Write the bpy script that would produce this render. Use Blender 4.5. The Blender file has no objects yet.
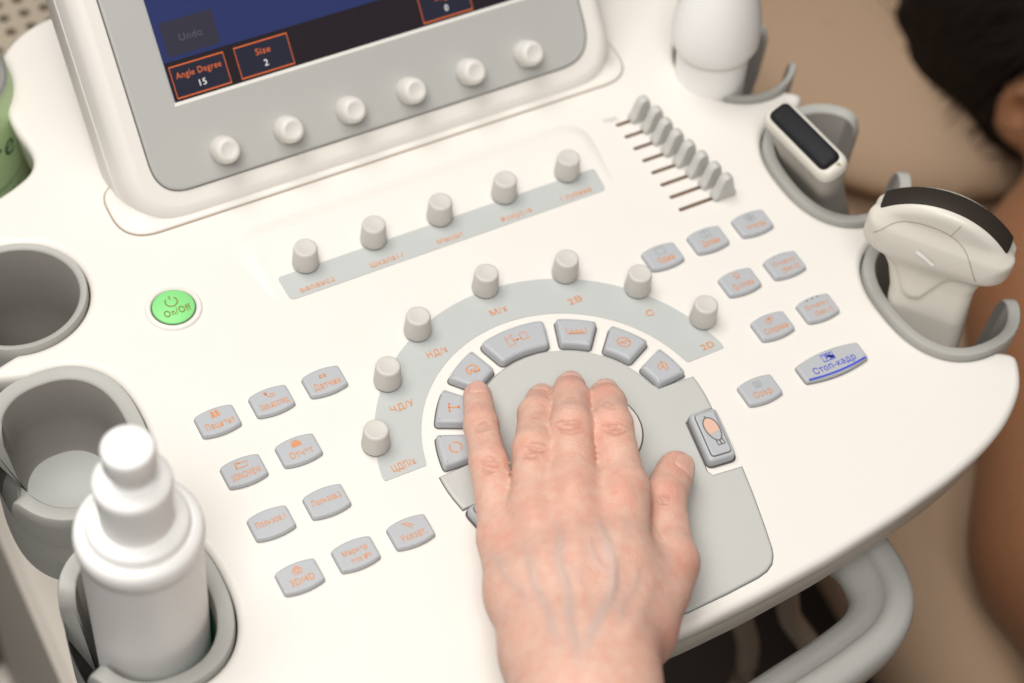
import bpy, bmesh, math, random
import numpy as np
from mathutils import Vector, Matrix
from mathutils.geometry import delaunay_2d_cdt

random.seed(7); np.random.seed(7)
scene = bpy.context.scene
C = scene.collection

# ------------------------------------------------------------------ camera
CAM = np.array([-0.29694678, -0.38186826, 0.68185143])
RIGHT = np.array([0.87932876, -0.46933345, 0.08066626])
UP = np.array([0.33010229, 0.72281447, 0.60710108])
FWD = np.array([0.34323958, 0.50721332, -0.7905196])
FPX, IW, IH = 1926.413, 1024, 683
cd = bpy.data.cameras.new('camera'); cam = bpy.data.objects.new('camera', cd); C.objects.link(cam)
cam.matrix_world = Matrix(((RIGHT[0], UP[0], -FWD[0], CAM[0]), (RIGHT[1], UP[1], -FWD[1], CAM[1]),
                           (RIGHT[2], UP[2], -FWD[2], CAM[2]), (0, 0, 0, 1)))
cd.sensor_width = 36; cd.lens = 36 * FPX / IW; cd.clip_end = 50; cd.clip_start = 0.02
cd.dof.use_dof = True; cd.dof.focus_distance = 0.820; cd.dof.aperture_fstop = 5.6
scene.camera = cam

# ------------------------------------------------------------------ world and lamps
w = bpy.data.worlds.new('World'); scene.world = w; w.use_nodes = True
bg = w.node_tree.nodes['Background']; bg.inputs[0].default_value = (1.0, 0.93, 0.85, 1); bg.inputs[1].default_value = 0.17

def area(name, loc, target, sx, sy, power, col):
    l = bpy.data.lights.new(name, 'AREA'); l.shape = 'RECTANGLE'; l.size = sx; l.size_y = sy; l.energy = power; l.color = col
    o = bpy.data.objects.new(name, l); C.objects.link(o); o.location = loc
    o.rotation_euler = (Vector(target) - Vector(loc)).to_track_quat('-Z', 'Y').to_euler()
    return o
area('ceiling_lamp', (-0.38, 0.55, 1.75), (0.02, 0.08, 0), 1.2, 1.0, 22.5, (1.0, 0.965, 0.92))
area('bounce_flash', (-0.65, -0.75, 1.7), (0.0, 0.0, 0), 0.9, 0.7, 23.5, (1.0, 0.97, 0.93))

scene.view_settings.view_transform = 'Standard'; scene.view_settings.look = 'None'
scene.view_settings.exposure = 0.06; scene.view_settings.gamma = 1.0

# ------------------------------------------------------------------ helpers
def P(px, py, z=0.0):
    """the point at height z that the photograph shows at a pixel"""
    d = RIGHT * (px - IW / 2) / FPX - UP * (py - IH / 2) / FPX + FWD
    s = (z - CAM[2]) / d[2]
    return Vector(CAM + s * d)
def topx(V):
    q = V - CAM
    dz = q @ FWD
    return np.stack([IW / 2 + FPX * (q @ RIGHT) / dz, IH / 2 - FPX * (q @ UP) / dz], 1)

def specks(m, scale, size, dark, rvar=0.12):
    nt = m.node_tree; b = nt.nodes['Principled BSDF']; tc = nt.nodes.new('ShaderNodeTexCoord')
    v = nt.nodes.new('ShaderNodeTexVoronoi'); v.inputs['Scale'].default_value = scale; nt.links.new(tc.outputs['Object'], v.inputs['Vector'])
    r = nt.nodes.new('ShaderNodeMath'); r.operation = 'LESS_THAN'; nt.links.new(v.outputs['Distance'], r.inputs[0]); r.inputs[1].default_value = size
    mx = nt.nodes.new('ShaderNodeMix'); mx.data_type = 'RGBA'; nt.links.new(r.outputs[0], mx.inputs['Factor'])
    src = b.inputs['Base Color'].links[0].from_socket; nt.links.new(src, mx.inputs['A']); mx.inputs['B'].default_value = (*dark, 1); nt.links.new(mx.outputs['Result'], b.inputs['Base Color'])
    n = nt.nodes.new('ShaderNodeTexNoise'); n.inputs['Scale'].default_value = 18; n.inputs['Detail'].default_value = 6; n.inputs['Distortion'].default_value = 1.2; nt.links.new(tc.outputs['Object'], n.inputs['Vector'])
    q = nt.nodes.new('ShaderNodeMath'); q.operation = 'MULTIPLY_ADD'; nt.links.new(n.outputs['Fac'], q.inputs[0]); q.inputs[1].default_value = rvar * 2; q.inputs[2].default_value = b.inputs['Roughness'].default_value - rvar
    nt.links.new(q.outputs[0], b.inputs['Roughness'])

def mat(name, col, rough=0.45, bump=0.0, bscale=300.0, var=0.03, vscale=40.0, spec=0.5, coat=0.0, emit=None, es=1.0, sss=0.0, metal=0.0):
    m = bpy.data.materials.new(name); m.use_nodes = True
    nt = m.node_tree; b = nt.nodes['Principled BSDF']
    b.inputs['Roughness'].default_value = rough; b.inputs['Specular IOR Level'].default_value = spec
    b.inputs['Metallic'].default_value = metal
    b.inputs['Coat Weight'].default_value = coat
    if sss:
        b.inputs['Subsurface Weight'].default_value = sss; b.inputs['Subsurface Radius'].default_value = (1.0, 0.6, 0.4); b.inputs['Subsurface Scale'].default_value = 0.003
    if emit:
        b.inputs['Emission Color'].default_value = (*emit, 1); b.inputs['Emission Strength'].default_value = es
    tc = nt.nodes.new('ShaderNodeTexCoord')
    n = nt.nodes.new('ShaderNodeTexNoise'); n.inputs['Scale'].default_value = vscale; n.inputs['Detail'].default_value = 4
    nt.links.new(tc.outputs['Object'], n.inputs['Vector'])
    mx = nt.nodes.new('ShaderNodeMix'); mx.data_type = 'RGBA'
    mx.inputs['A'].default_value = (*[c * (1 - var) for c in col], 1); mx.inputs['B'].default_value = (*[min(1, c * (1 + var)) for c in col], 1)
    nt.links.new(n.outputs['Fac'], mx.inputs['Factor']); nt.links.new(mx.outputs['Result'], b.inputs['Base Color'])
    if bump:
        n2 = nt.nodes.new('ShaderNodeTexNoise'); n2.inputs['Scale'].default_value = bscale; n2.inputs['Detail'].default_value = 3
        nt.links.new(tc.outputs['Object'], n2.inputs['Vector'])
        bp = nt.nodes.new('ShaderNodeBump'); bp.inputs['Strength'].default_value = bump; bp.inputs['Distance'].default_value = 0.0005
        nt.links.new(n2.outputs['Fac'], bp.inputs['Height']); nt.links.new(bp.outputs['Normal'], b.inputs['Normal'])
    return m

M = dict(
    deck=mat('cream_plastic', (0.80, 0.772, 0.728), 0.42, 0.08, 900, 0.012, 25),
    shell=mat('beige_shell_plastic', (0.70, 0.65, 0.58), 0.5, 0.1, 700),
    grey=mat('grey_print', (0.50, 0.525, 0.52), 0.5, 0.12, 1200, 0.015),
    pad=mat('grey_pad_plastic', (0.515, 0.525, 0.505), 0.45, 0.15, 1500, 0.02),
    button=mat('blue_grey_rubber', (0.45, 0.472, 0.50), 0.5, 0.15, 1500, 0.03),
    knob=mat('knob_plastic', (0.60, 0.585, 0.55), 0.5, 0.15, 1400, 0.02),
    sknob=mat('screen_knob_plastic', (0.70, 0.685, 0.65), 0.5, 0.15, 1400, 0.02),
    slider=mat('slider_plastic', (0.54, 0.54, 0.515), 0.5, 0.15, 1400, 0.03),
    gap=mat('dark_gap', (0.10, 0.09, 0.085), 0.8),
    seam=mat('brown_seam', (0.30, 0.22, 0.15), 0.8),
    slot=mat('slot_liner', (0.50, 0.39, 0.30), 0.7),
    holder=mat('holder_plastic', (0.42, 0.42, 0.395), 0.5, 0.25, 800, 0.03),
    holderwall=mat('shaded_holder_plastic', (0.235, 0.222, 0.205), 0.6, 0.2, 800, 0.05),  # inner cup walls: shade inside the holders put into the colour
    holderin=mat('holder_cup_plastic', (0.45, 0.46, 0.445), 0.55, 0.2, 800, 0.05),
    bezel=mat('bezel_plastic', (0.455, 0.46, 0.445), 0.45, 0.12, 1200, 0.02),
    orange=mat('orange_print', (0.66, 0.28, 0.115), 0.6),
    dark=mat('dark_print', (0.10, 0.09, 0.09), 0.6),
    blue=mat('blue_print', (0.06, 0.08, 0.55), 0.5),
    greyprint=mat('grey_ink', (0.33, 0.34, 0.36), 0.6),
    green=mat('green_button_plastic', (0.25, 0.72, 0.25), 0.5, emit=(0.15, 0.8, 0.18), es=0.02),
    olive=mat('brown_ink', (0.22, 0.22, 0.03), 0.6),
    white=mat('white_bottle_plastic', (0.92, 0.92, 0.905), 0.4, sss=0.1),
    probe=mat('probe_ivory_plastic', (0.68, 0.65, 0.585), 0.38, 0.05, 900, 0.02),
    probegrip=mat('shaded_probe_plastic', (0.43, 0.405, 0.365), 0.5, 0.1, 900, 0.02),  # probe ivory darkened, the holder's shadow painted into the grip
    lens=mat('black_lens_rubber', (0.010, 0.011, 0.014), 0.55, spec=0.25),
    clens=mat('brown_black_lens_rubber', (0.028, 0.021, 0.017), 0.6, spec=0.25),
    handle=mat('handle_plastic', (0.40, 0.405, 0.385), 0.5, 0.3, 500, 0.06, 30),
    glass=mat('screen_glass', (0.02, 0.02, 0.03), 0.3),
    cable=mat('beige_cable', (0.26, 0.21, 0.16), 0.6),
    floor=mat('dark_floor', (0.035, 0.024, 0.018), 0.5),
    can=mat('green_can_label', (0.50, 0.68, 0.36), 0.45),
    cantext=mat('dark_green_ink', (0.03, 0.15, 0.06), 0.5),
    canmetal=mat('can_metal', (0.6, 0.6, 0.58), 0.3, metal=0.8),
    tan=mat('tan_vinyl', (0.34, 0.23, 0.15), 0.6, 0.3, 60, 0.06, 6),
    tan2=mat('tan_sheet', (0.42, 0.29, 0.19), 0.75, 0.3, 60, 0.05, 6),
    perf=mat('beige_perforated_metal', (0.42, 0.36, 0.28), 0.5),
    hair=mat('dark_brown_hair', (0.011, 0.0065, 0.0045), 0.75, 1.0, 150, 0.4, 80, spec=0.15),
    greenreflection=mat('painted_green_reflection', (0.05, 0.20, 0.13), 0.5),
    nail=mat('nail', (0.70, 0.41, 0.33), 0.25, sss=0.2, var=0.04, vscale=200),
)

specks(M['deck'], 26, 0.011, (0.45, 0.40, 0.34)); specks(M['pad'], 30, 0.012, (0.30, 0.30, 0.32)); specks(M['bezel'], 24, 0.010, (0.35, 0.34, 0.33)); specks(M['handle'], 60, 0.03, (0.28, 0.28, 0.26)); specks(M['holder'], 50, 0.02, (0.3, 0.29, 0.27)); specks(M['probe'], 40, 0.008, (0.4, 0.37, 0.32))
def mk(name, verts, faces, m, parent=None, smooth=True, mats=None, fm=None):
    me = bpy.data.meshes.new(name); me.from_pydata([tuple(v) for v in verts], [], [tuple(f) for f in faces])
    for x in (mats or [m]): me.materials.append(x)
    if fm is not None: me.polygons.foreach_set('material_index', fm)
    if smooth: me.polygons.foreach_set('use_smooth', [True] * len(me.polygons))
    me.update()
    return link(name, me, parent)
def link(name, me, parent=None, loc=None, rot=None):
    o = bpy.data.objects.new(name, me); C.objects.link(o)
    if loc is not None: o.location = loc
    if rot is not None: o.rotation_euler = rot
    if parent: par(o, parent)
    return o
def par(o, p):
    o.parent = p
    bpy.context.view_layer.update()
    o.matrix_parent_inverse = p.matrix_world.inverted()
def empty(name, loc, label, cat, group=None):
    o = bpy.data.objects.new(name, None); C.objects.link(o); o.location = loc; o.empty_display_size = 0.02
    tag(o, label, cat, group); bpy.context.view_layer.update(); return o
def tag(o, label=None, cat=None, group=None, kind=None):
    if label: o['label'] = label
    if cat: o['category'] = cat
    if group: o['group'] = group
    if kind: o['kind'] = kind
    return o
def sharp(o, ang=35):
    me = o.data; me.set_sharp_from_angle(angle=math.radians(ang)); return o

def inset(pts, d):
    """move a closed CCW outline inwards by d"""
    p = np.array(pts, float); a = np.roll(p, 1, 0); b = np.roll(p, -1, 0)
    e1 = p - a; e2 = b - p
    n1 = np.stack([-e1[:, 1], e1[:, 0]], 1) / (np.linalg.norm(e1, axis=1)[:, None] + 1e-12)
    n2 = np.stack([-e2[:, 1], e2[:, 0]], 1) / (np.linalg.norm(e2, axis=1)[:, None] + 1e-12)
    n = n1 + n2; n /= (np.linalg.norm(n, axis=1)[:, None] + 1e-12)
    c = np.clip((n * n1).sum(1), 0.5, 1)
    return p + n * (d / c)[:, None]
def rpoly(pts, r, n=5):
    """rounded polygon (CCW); r a number or one per corner"""
    out = []; N = len(pts)
    for i in range(N):
        p = Vector(pts[i]); a = Vector(pts[i - 1]); b = Vector(pts[(i + 1) % N])
        ri = r[i] if hasattr(r, '__len__') else r
        if ri <= 0: out.append(tuple(p)); continue
        u = (a - p); v = (b - p); lu, lv = u.length, v.length; u.normalize(); v.normalize()
        ang = math.acos(max(-1, min(1, u.dot(v)))); t = min(ri / math.tan(ang / 2), lu * 0.48, lv * 0.48)
        q0 = p + u * t; q2 = p + v * t
        for k in range(n + 1):
            s = k / n; out.append(tuple((1 - s) ** 2 * q0 + 2 * s * (1 - s) * p + s * s * q2))
    return out
def area2(pts):
    p = np.array(pts); q = np.roll(p, -1, 0); return 0.5 * (p[:, 0] * q[:, 1] - q[:, 0] * p[:, 1]).sum()
def ccw(pts): return list(pts) if area2(pts) > 0 else list(pts)[::-1]

def solid(outline, rings, holes=(), bottom=True):
    """verts, faces of a slab: rings is [(z, inset), ...] from the top down; holes are cut in the top face only"""
    pts = ccw(outline); n = len(pts); V = []; F = []
    if len(rings) > 2: rings = [(rings[0][0], rings[0][1] + 0.00018)] + list(rings)    # keeps the flat top's shading flat
    for z, d in rings:
        for x, y in inset(pts, d): V.append((x, y, z))
    for k in range(len(rings) - 1):
        for i in range(n):
            j = (i + 1) % n
            F.append((k * n + i, (k + 1) * n + i, (k + 1) * n + j, k * n + j))
    z0 = rings[0][0]; base = len(V); lps = [[Vector(V[i][:2]) for i in range(n)]] + [[Vector(q) for q in h] for h in holes]
    flat = [v for l_ in lps for v in l_]; ed = []; o_ = 0
    for l_ in lps:
        ed += [(o_ + i, o_ + (i + 1) % len(l_)) for i in range(len(l_))]; o_ += len(l_)
    V += [(v.x, v.y, z0) for v in flat[n:]]
    ov, oe, of, orig, _, _ = delaunay_2d_cdt(flat, ed, [], 0, 1e-9, True)
    idx = []
    for v, og in zip(ov, orig):
        if og: k = min(og); idx.append(k if k < n else base + k - n)
        else: V.append((v.x, v.y, z0)); idx.append(len(V) - 1)
    def inside(P_, poly):
        x, y = P_[:, 0], P_[:, 1]; r = np.zeros(len(P_), bool); q = np.array(poly); p = np.roll(q, 1, 0)
        for (x1, y1), (x2, y2) in zip(p, q):
            if y1 != y2: r ^= ((y1 > y) != (y2 > y)) & (x < (x2 - x1) * (y - y1) / (y2 - y1) + x1)
        return r
    O_ = np.array([tuple(v) for v in ov]); ctr = np.array([O_[list(f)].mean(0) for f in of]); keep = inside(ctr, [tuple(v) for v in lps[0]])
    for l_ in lps[1:]: keep &= ~inside(ctr, [tuple(v) for v in l_])
    for f, k in zip(of, keep):
        if not k: continue
        t = [idx[i] for i in f]; a, b, c = [Vector(V[i]) for i in t[:3]]
        F.append(tuple(t) if (b - a).cross(c - a).z > 0 else tuple(t[::-1]))
    if bottom: F.append(tuple(range((len(rings) - 1) * n, len(rings) * n))[::-1])
    return V, F
def slab(name, outline, rings, m, parent, holes=(), bottom=False, ang=35):
    V, F = solid(outline, rings, holes, bottom)
    return sharp(mk(name, V, F, m, parent), ang)
def lathe_vf(prof, seg=40):
    V = []; F = []; n = len(prof)
    for k in range(seg):
        a = 2 * math.pi * k / seg; c, s = math.cos(a), math.sin(a)
        for r, z in prof: V.append((r * c, r * s, z))
    for k in range(seg):
        k2 = (k + 1) % seg
        for i in range(n - 1): F.append((k * n + i, k2 * n + i, k2 * n + i + 1, k * n + i + 1))
    return V, F
def lathe(name, prof, m, parent, loc=(0, 0, 0), seg=40, rot=None, ang=40):
    V, F = lathe_vf(prof, seg)
    me = bpy.data.meshes.new(name); me.from_pydata(V, [], F); me.materials.append(m)
    bm = bmesh.new(); bm.from_mesh(me); bmesh.ops.remove_doubles(bm, verts=bm.verts, dist=1e-7); bmesh.ops.recalc_face_normals(bm, faces=bm.faces); bm.to_mesh(me); bm.free()
    me.polygons.foreach_set('use_smooth', [True] * len(me.polygons))
    o = link(name, me, None, loc, rot)
    if parent: par(o, parent)
    return sharp(o, ang)
def tube(name, pts, r, m, parent=None, seg=14, closed=False, prof=None):
    pts = [Vector(p) for p in pts]; n = len(pts); V = []; F = []
    up = Vector((0, 0, 1))
    for i, p in enumerate(pts):
        t = (pts[min(i + 1, n - 1)] - pts[max(i - 1, 0)]).normalized()
        s = t.cross(up)
        if s.length < 1e-3: s = Vector((1, 0, 0))
        s.normalize(); u = s.cross(t)
        pr = prof or [(r * math.cos(2 * math.pi * k / seg), r * math.sin(2 * math.pi * k / seg)) for k in range(seg)]
        for a, b in pr: V.append(p + s * a + u * b)
    L = len(prof) if prof else seg
    for i in range(n - 1):
        for k in range(L):
            k2 = (k + 1) % L; F.append((i * L + k, i * L + k2, (i + 1) * L + k2, (i + 1) * L + k))
    F.append(tuple(range(L))[::-1]); F.append(tuple(range((n - 1) * L, n * L)))
    return sharp(mk(name, V, F, m, parent), 50)
def spline(pts, n=12):
    """Catmull-Rom through points"""
    p = [np.array(q, float) for q in pts]; p = [2 * p[0] - p[1]] + p + [2 * p[-1] - p[-2]]; out = []
    for i in range(1, len(p) - 2):
        for k in range(n):
            t = k / n; a, b, c, d = p[i - 1], p[i], p[i + 1], p[i + 2]
            out.append(0.5 * (2 * b + (c - a) * t + (2 * a - 5 * b + 4 * c - d) * t * t + (3 * b - a - 3 * c + d) * t ** 3))
    out.append(p[-2]); return out
def arc(cx, cy, r, a0, a1, n):
    return [(cx + r * math.cos(math.radians(a0 + (a1 - a0) * k / n)), cy + r * math.sin(math.radians(a0 + (a1 - a0) * k / n))) for k in range(n + 1)]

# flat print -----------------------------------------------------------------
_tc = {}
def text_me(s, size, m, bold=0.0, width=None):
    key = (s, size, m.name, bold, width)
    if key in _tc: return _tc[key]
    cu = bpy.data.curves.new('legend', 'FONT'); cu.body = s; cu.size = size; cu.align_x = 'CENTER'; cu.align_y = 'CENTER'; cu.resolution_u = 3; cu.offset = bold; cu.space_character = 1.1
    o = bpy.data.objects.new('tmp', cu); C.objects.link(o)
    dg = bpy.context.evaluated_depsgraph_get(); me = bpy.data.meshes.new_from_object(o.evaluated_get(dg))
    bpy.data.objects.remove(o); bpy.data.curves.remove(cu)
    if width:
        xs = [v.co.x for v in me.vertices]
        k = width / (max(xs) - min(xs))
        for v in me.vertices: v.co.x *= k
    bm = bmesh.new(); bm.from_mesh(me); bmesh.ops.split_edges(bm, edges=bm.edges)
    for f in bm.faces:
        for v in f.verts: v.co.z = (f.index % 16) * 2.5e-6
    bm.to_mesh(me); bm.free()
    me.materials.clear(); me.materials.append(m); me.name = 'legend'
    _tc[key] = me; return me
def strokes(lines, wd):
    V = []; F = []
    for ln in lines:
        closed = len(ln) > 2 and ln[0] == ln[-1]
        pts = [Vector((*q, 0)) for q in (ln[:-1] if closed else ln)]; n = len(pts); b = len(V)
        for i, p in enumerate(pts):
            a = pts[i - 1] if (closed or i > 0) else p; c = pts[(i + 1) % n] if (closed or i < n - 1) else p
            t = (c - a).normalized(); s = Vector((-t.y, t.x, 0)) * wd / 2
            V += [p + s, p - s]
        for i in range(n if closed else n - 1):
            j = (i + 1) % n; F.append((b + 2 * i, b + 2 * i + 1, b + 2 * j + 1, b + 2 * j))
    return V, F
def fills(polys):
    V = []; F = []
    for q in polys:
        q = ccw(q); b = len(V); V += [(x, y, 0) for x, y in q]; F.append(tuple(range(b, b + len(q))))
    return V, F
def icon(lines, m, parent, loc, wd=0.00045, rot=0, polys=(), name='icon', scale=1.0):
    V, F = strokes(lines, wd / scale)
    v2, f2 = fills(polys); b = len(V); V += v2; F += [tuple(i + b for i in f) for f in f2]
    V = [tuple(c * scale for c in v) for v in V]
    me = bpy.data.meshes.new(name); me.from_pydata([tuple(v) for v in V], [], F); me.materials.append(m)
    return link(name, me, parent, loc, (0, 0, rot))
def ring_pts(cx, cy, rx, ry=None, a0=0, a1=360, n=20):
    ry = ry or rx
    p = [(round(cx + rx * math.cos(math.radians(a0 + (a1 - a0) * k / n)), 7), round(cy + ry * math.sin(math.radians(a0 + (a1 - a0) * k / n)), 7)) for k in range(n + 1)]
    if a1 - a0 == 360: p[-1] = p[0]
    return p
def rect(cx, cy, hx, hy): return [(cx - hx, cy - hy), (cx + hx, cy - hy), (cx + hx, cy + hy), (cx - hx, cy + hy), (cx - hx, cy - hy)]

# signed-distance modelling ----------------------------------------------------
def sd_cone(X, a, b, r1, r2):
    a = np.array(a, np.float32); b = np.array(b, np.float32); ba = b - a; l2 = float(ba @ ba)
    rr = r1 - r2; a2 = l2 - rr * rr; il2 = 1 / l2
    pa = X - a; y = pa @ ba; z = y - l2
    q = pa * l2 - y[..., None] * ba; x2 = np.einsum('...i,...i', q, q)
    y2 = y * y * l2; z2 = z * z * l2
    k = np.sign(rr) * rr * rr * x2
    d = (np.sqrt(x2 * a2 * il2) + y * rr) * il2 - r1
    c1 = np.sign(z) * a2 * z2 > k; c2 = np.sign(y) * a2 * y2 < k
    d = np.where(c1, np.sqrt(x2 + z2) * il2 - r2, np.where(c2, np.sqrt(x2 + y2) * il2 - r1, d))
    return d
def sd_ell(X, c, r, Rm=None):
    q = X - np.array(c, np.float32)
    if Rm is not None: q = q @ np.array(Rm, np.float32).T
    r = np.array(r, np.float32); k0 = np.linalg.norm(q / r, axis=-1); k1 = np.linalg.norm(q / (r * r), axis=-1)
    return k0 * (k0 - 1) / (k1 + 1e-9)
def smin(a, b, k):
    h = np.clip(0.5 + 0.5 * (b - a) / k, 0, 1); return b + (a - b) * h - k * h * (1 - h)
def nets(lo, hi, h, fn):
    lo = np.array(lo, np.float32); n = [int(math.ceil((hi[i] - lo[i]) / h)) + 1 for i in range(3)]
    ax = [lo[i] + h * np.arange(n[i], dtype=np.float32) for i in range(3)]
    X = np.stack(np.meshgrid(*ax, indexing='ij'), -1)
    f = fn(X); s = f < 0
    cs = np.zeros([m - 1 for m in n], np.int8)
    for i in (0, 1):
        for j in (0, 1):
            for k in (0, 1): cs += s[i:n[0] - 1 + i, j:n[1] - 1 + j, k:n[2] - 1 + k]
    act = (cs > 0) & (cs < 8); idx = -np.ones(act.shape, np.int64); ids = np.argwhere(act); idx[act] = np.arange(len(ids))
    acc = np.zeros((len(ids), 3)); cnt = np.zeros(len(ids))
    cor = [(i, j, k) for i in (0, 1) for j in (0, 1) for k in (0, 1)]
    for a in cor:
        for b in cor:
            if a < b and sum(abs(a[q] - b[q]) for q in range(3)) == 1:
                fa = f[ids[:, 0] + a[0], ids[:, 1] + a[1], ids[:, 2] + a[2]]; fb = f[ids[:, 0] + b[0], ids[:, 1] + b[1], ids[:, 2] + b[2]]
                cr = (fa < 0) != (fb < 0); t = np.where(cr, fa / np.where(cr, fa - fb, 1), 0)
                pt = np.array(a) + t[:, None] * (np.array(b) - np.array(a)); acc += pt * cr[:, None]; cnt += cr
    V = lo + h * (ids + acc / cnt[:, None]); F = []
    for d in range(3):
        e1, e2 = (d + 1) % 3, (d + 2) % 3
        sl0 = [slice(None)] * 3; sl1 = [slice(None)] * 3; sl0[d] = slice(0, n[d] - 1); sl1[d] = slice(1, n[d])
        a, b = s[tuple(sl0)], s[tuple(sl1)]
        E = np.argwhere(a != b)
        E = E[(E[:, e1] > 0) & (E[:, e2] > 0) & (E[:, e1] < n[e1] - 1) & (E[:, e2] < n[e2] - 1)]
        ins = a[E[:, 0], E[:, 1], E[:, 2]]
        def g(o1, o2):
            q = E.copy(); q[:, e1] -= o1; q[:, e2] -= o2; return idx[q[:, 0], q[:, 1], q[:, 2]]
        Q = np.stack([g(1, 1), g(0, 1), g(0, 0), g(1, 0)], 1)
        Q[~ins] = Q[~ins][:, ::-1]; F.append(Q)
    F = np.concatenate(F); F = F[(F >= 0).all(1)]
    return V, F
def relax(V, F, it=2, lam=0.5):
    e = np.concatenate([F[:, [i, (i + 1) % 4]] for i in range(4)]); e = np.concatenate([e, e[:, ::-1]])
    for _ in range(it):
        s = np.zeros_like(V); c = np.zeros(len(V)); np.add.at(s, e[:, 0], V[e[:, 1]]); np.add.at(c, e[:, 0], 1)
        V = V + lam * (s / c[:, None] - V)
    return V

mm = 0.001
FLOOR = -0.86
# ------------------------------------------------------------------ the floor
fl = mk('floor', [(-4, -4, FLOOR), (4, -4, FLOOR), (4, 4, FLOOR), (-4, 4, FLOOR)], [(0, 1, 2, 3)], M['floor'], smooth=False); tag(fl, kind='structure')

# ------------------------------------------------------------------ the console
con = empty('ultrasound_console', (0, 0.12, FLOOR), 'cream ultrasound machine console with grey buttons, knobs and tilted touch screen', 'ultrasound machine')

HX, HY = 32.5, 39.5
def stadium(cx, cy, hx, hy, n=48, e=2.5):
    out = []
    for k in range(n):
        a = 2 * math.pi * k / n; c, s = math.cos(a), math.sin(a)
        out.append((cx + hx * math.copysign(abs(c) ** (2 / e), c), cy + hy * math.copysign(abs(s) ** (2 / e), s)))
    return out
HOLD = [(190.5, 169.5, 31.5, 30.5, 2.0), (197, 86.5, HX, HY, 2.4), (197, -1.5, HX, HY, 2.4)]
EX = 207.0
def bay(h, side):
    cx, cy, hx, hy, e = h; g = 0.7
    pts = stadium(cx, cy, hx + g, hy + g, 96, e)
    pts = [q for q in pts if q[0] < EX - 5.0]
    pts.sort(key=lambda q: math.atan2(-(q[1] - cy), -(q[0] - cx)))      # from the back round the inboard side to the front (right side)
    pts = sorted(pts, key=lambda q: (math.atan2(q[1] - cy, q[0] - cx) % (2 * math.pi)))
    return [(EX, pts[0][1] + 5.0)] + pts + [(EX, pts[-1][1] - 5.0)]    # back -> inboard -> front, corners cut
# outline clockwise from the back middle down the right side
R_ = [(0, 335), (110, 334)] + arc(110, 287, 47, 90, 12, 8)[1:]
R_ += [(157, 280), (157, 266), (155, 254), (155.5, 245), (160, 238), (169, 233), (180, 229), (196, 223), (204, 214)]
for h in HOLD: R_ += bay(h, 1)
R_ += [(205.5, -52), (199, -62), (190, -69.5), (178, -77), (162, -83.5), (140, -89.5), (108, -95.5), (70, -100.5), (30, -103.5), (0, -104.3)]
out = R_ + [(-x - (10 if abs(x - EX) < 0.1 and y > 110 else 0), y) for x, y in R_[-2:0:-1]]
out = ccw([(x * mm, y * mm) for x, y in out])
# resample long runs so the edges stay even
def dens(pts, d=0.012):
    o = []
    for i in range(len(pts)):
        a = np.array(pts[i]); b = np.array(pts[(i + 1) % len(pts)]); L = np.linalg.norm(b - a)
        if L < 1e-5: continue
        k = max(1, int(L / d))
        for j in range(k): o.append(tuple(a + (b - a) * j / k))
    return o
out = dens(out)
for _ in range(3):      # round every corner of the outline
    a_ = np.array(out); b_ = np.roll(a_, -1, 0); out = [tuple(v) for v in np.stack([a_ * .75 + b_ * .25, a_ * .25 + b_ * .75], 1).reshape(-1, 2)]
SL = [(153 - 8.7 * k, 128 + 4 + 0.0) for k in range(8)]
slot_holes = []
SDX = [7.8, 10.0, 10.4, 11.4, 13.0, 15.0, 17.0, 18.4]
for k in range(8):
    y = (152.5 - 8.65 * k) * mm; x0, x1, r = 0.1100, (110 + SDX[k] + 8.5) * mm, 0.0011
    slot_holes.append([(x0, y - r), (x1, y - r), (x1 + r * .7, y - r * .7), (x1 + r, y), (x1 + r * .7, y + r * .7), (x1, y + r), (x0, y + r), (x0 - r * .7, y + r * .7), (x0 - r, y), (x0 - r * .7, y - r * .7)])
slab('deck', out, [(0, 0.0032), (-0.0003, 0.0022), (-0.0011, 0.0010), (-0.0024, 0.0003), (-0.004, 0.0), (-0.011, 0.0010), (-0.014, 0.0028)], M['deck'], con, holes=slot_holes, ang=40)
slab('deck_underside', out, [(-0.0138, 0.0030), (-0.0145, 0.0024), (-0.030, 0.0040), (-0.034, 0.0065), (-0.0355, 0.0095)], M['shell'], con, bottom=True, ang=30)
for h in slot_holes:
    n = len(h); V = [(x, y, 0) for x, y in h] + [(x, y, -0.004) for x, y in h]
    F = [(i, i + n, (i + 1) % n + n, (i + 1) % n) for i in range(n)] + [tuple(range(n, 2 * n))]
    mk('slot', V, [f[::-1] for f in F[:-1]] + [F[-1]], M['slot'], con, smooth=False)
# sliders
def slider_me():
    hy = 0.0025; V = []; F = []
    pr = [(-.0062, 0), (-.0062, .0016), (-.0050, .0030), (-.0040, .0060), (-.0032, .0098), (-.0024, .0124), (-.0008, .0134), (.0008, .0134), (.0024, .0124), (.0032, .0098), (.0042, .0060), (.0052, .0030), (.0062, .0016), (.0062, 0)]
    n = len(pr)
    for y, k in ((-hy, .90), (-hy * .72, 1.0), (hy * .72, 1.0), (hy, .90)):
        V += [(x * k, y * (1.12 - z * 14), z * (1 - (1 - k) * .4) + 0.0006) for x, z in pr]
    for k in range(3):
        for i in range(n - 1): F.append((k * n + i, k * n + i + 1, (k + 1) * n + i + 1, (k + 1) * n + i))
    F.append(tuple(range(n))); F.append(tuple(range(3 * n, 4 * n))[::-1])
    return V, F
order = slider_me()
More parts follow.
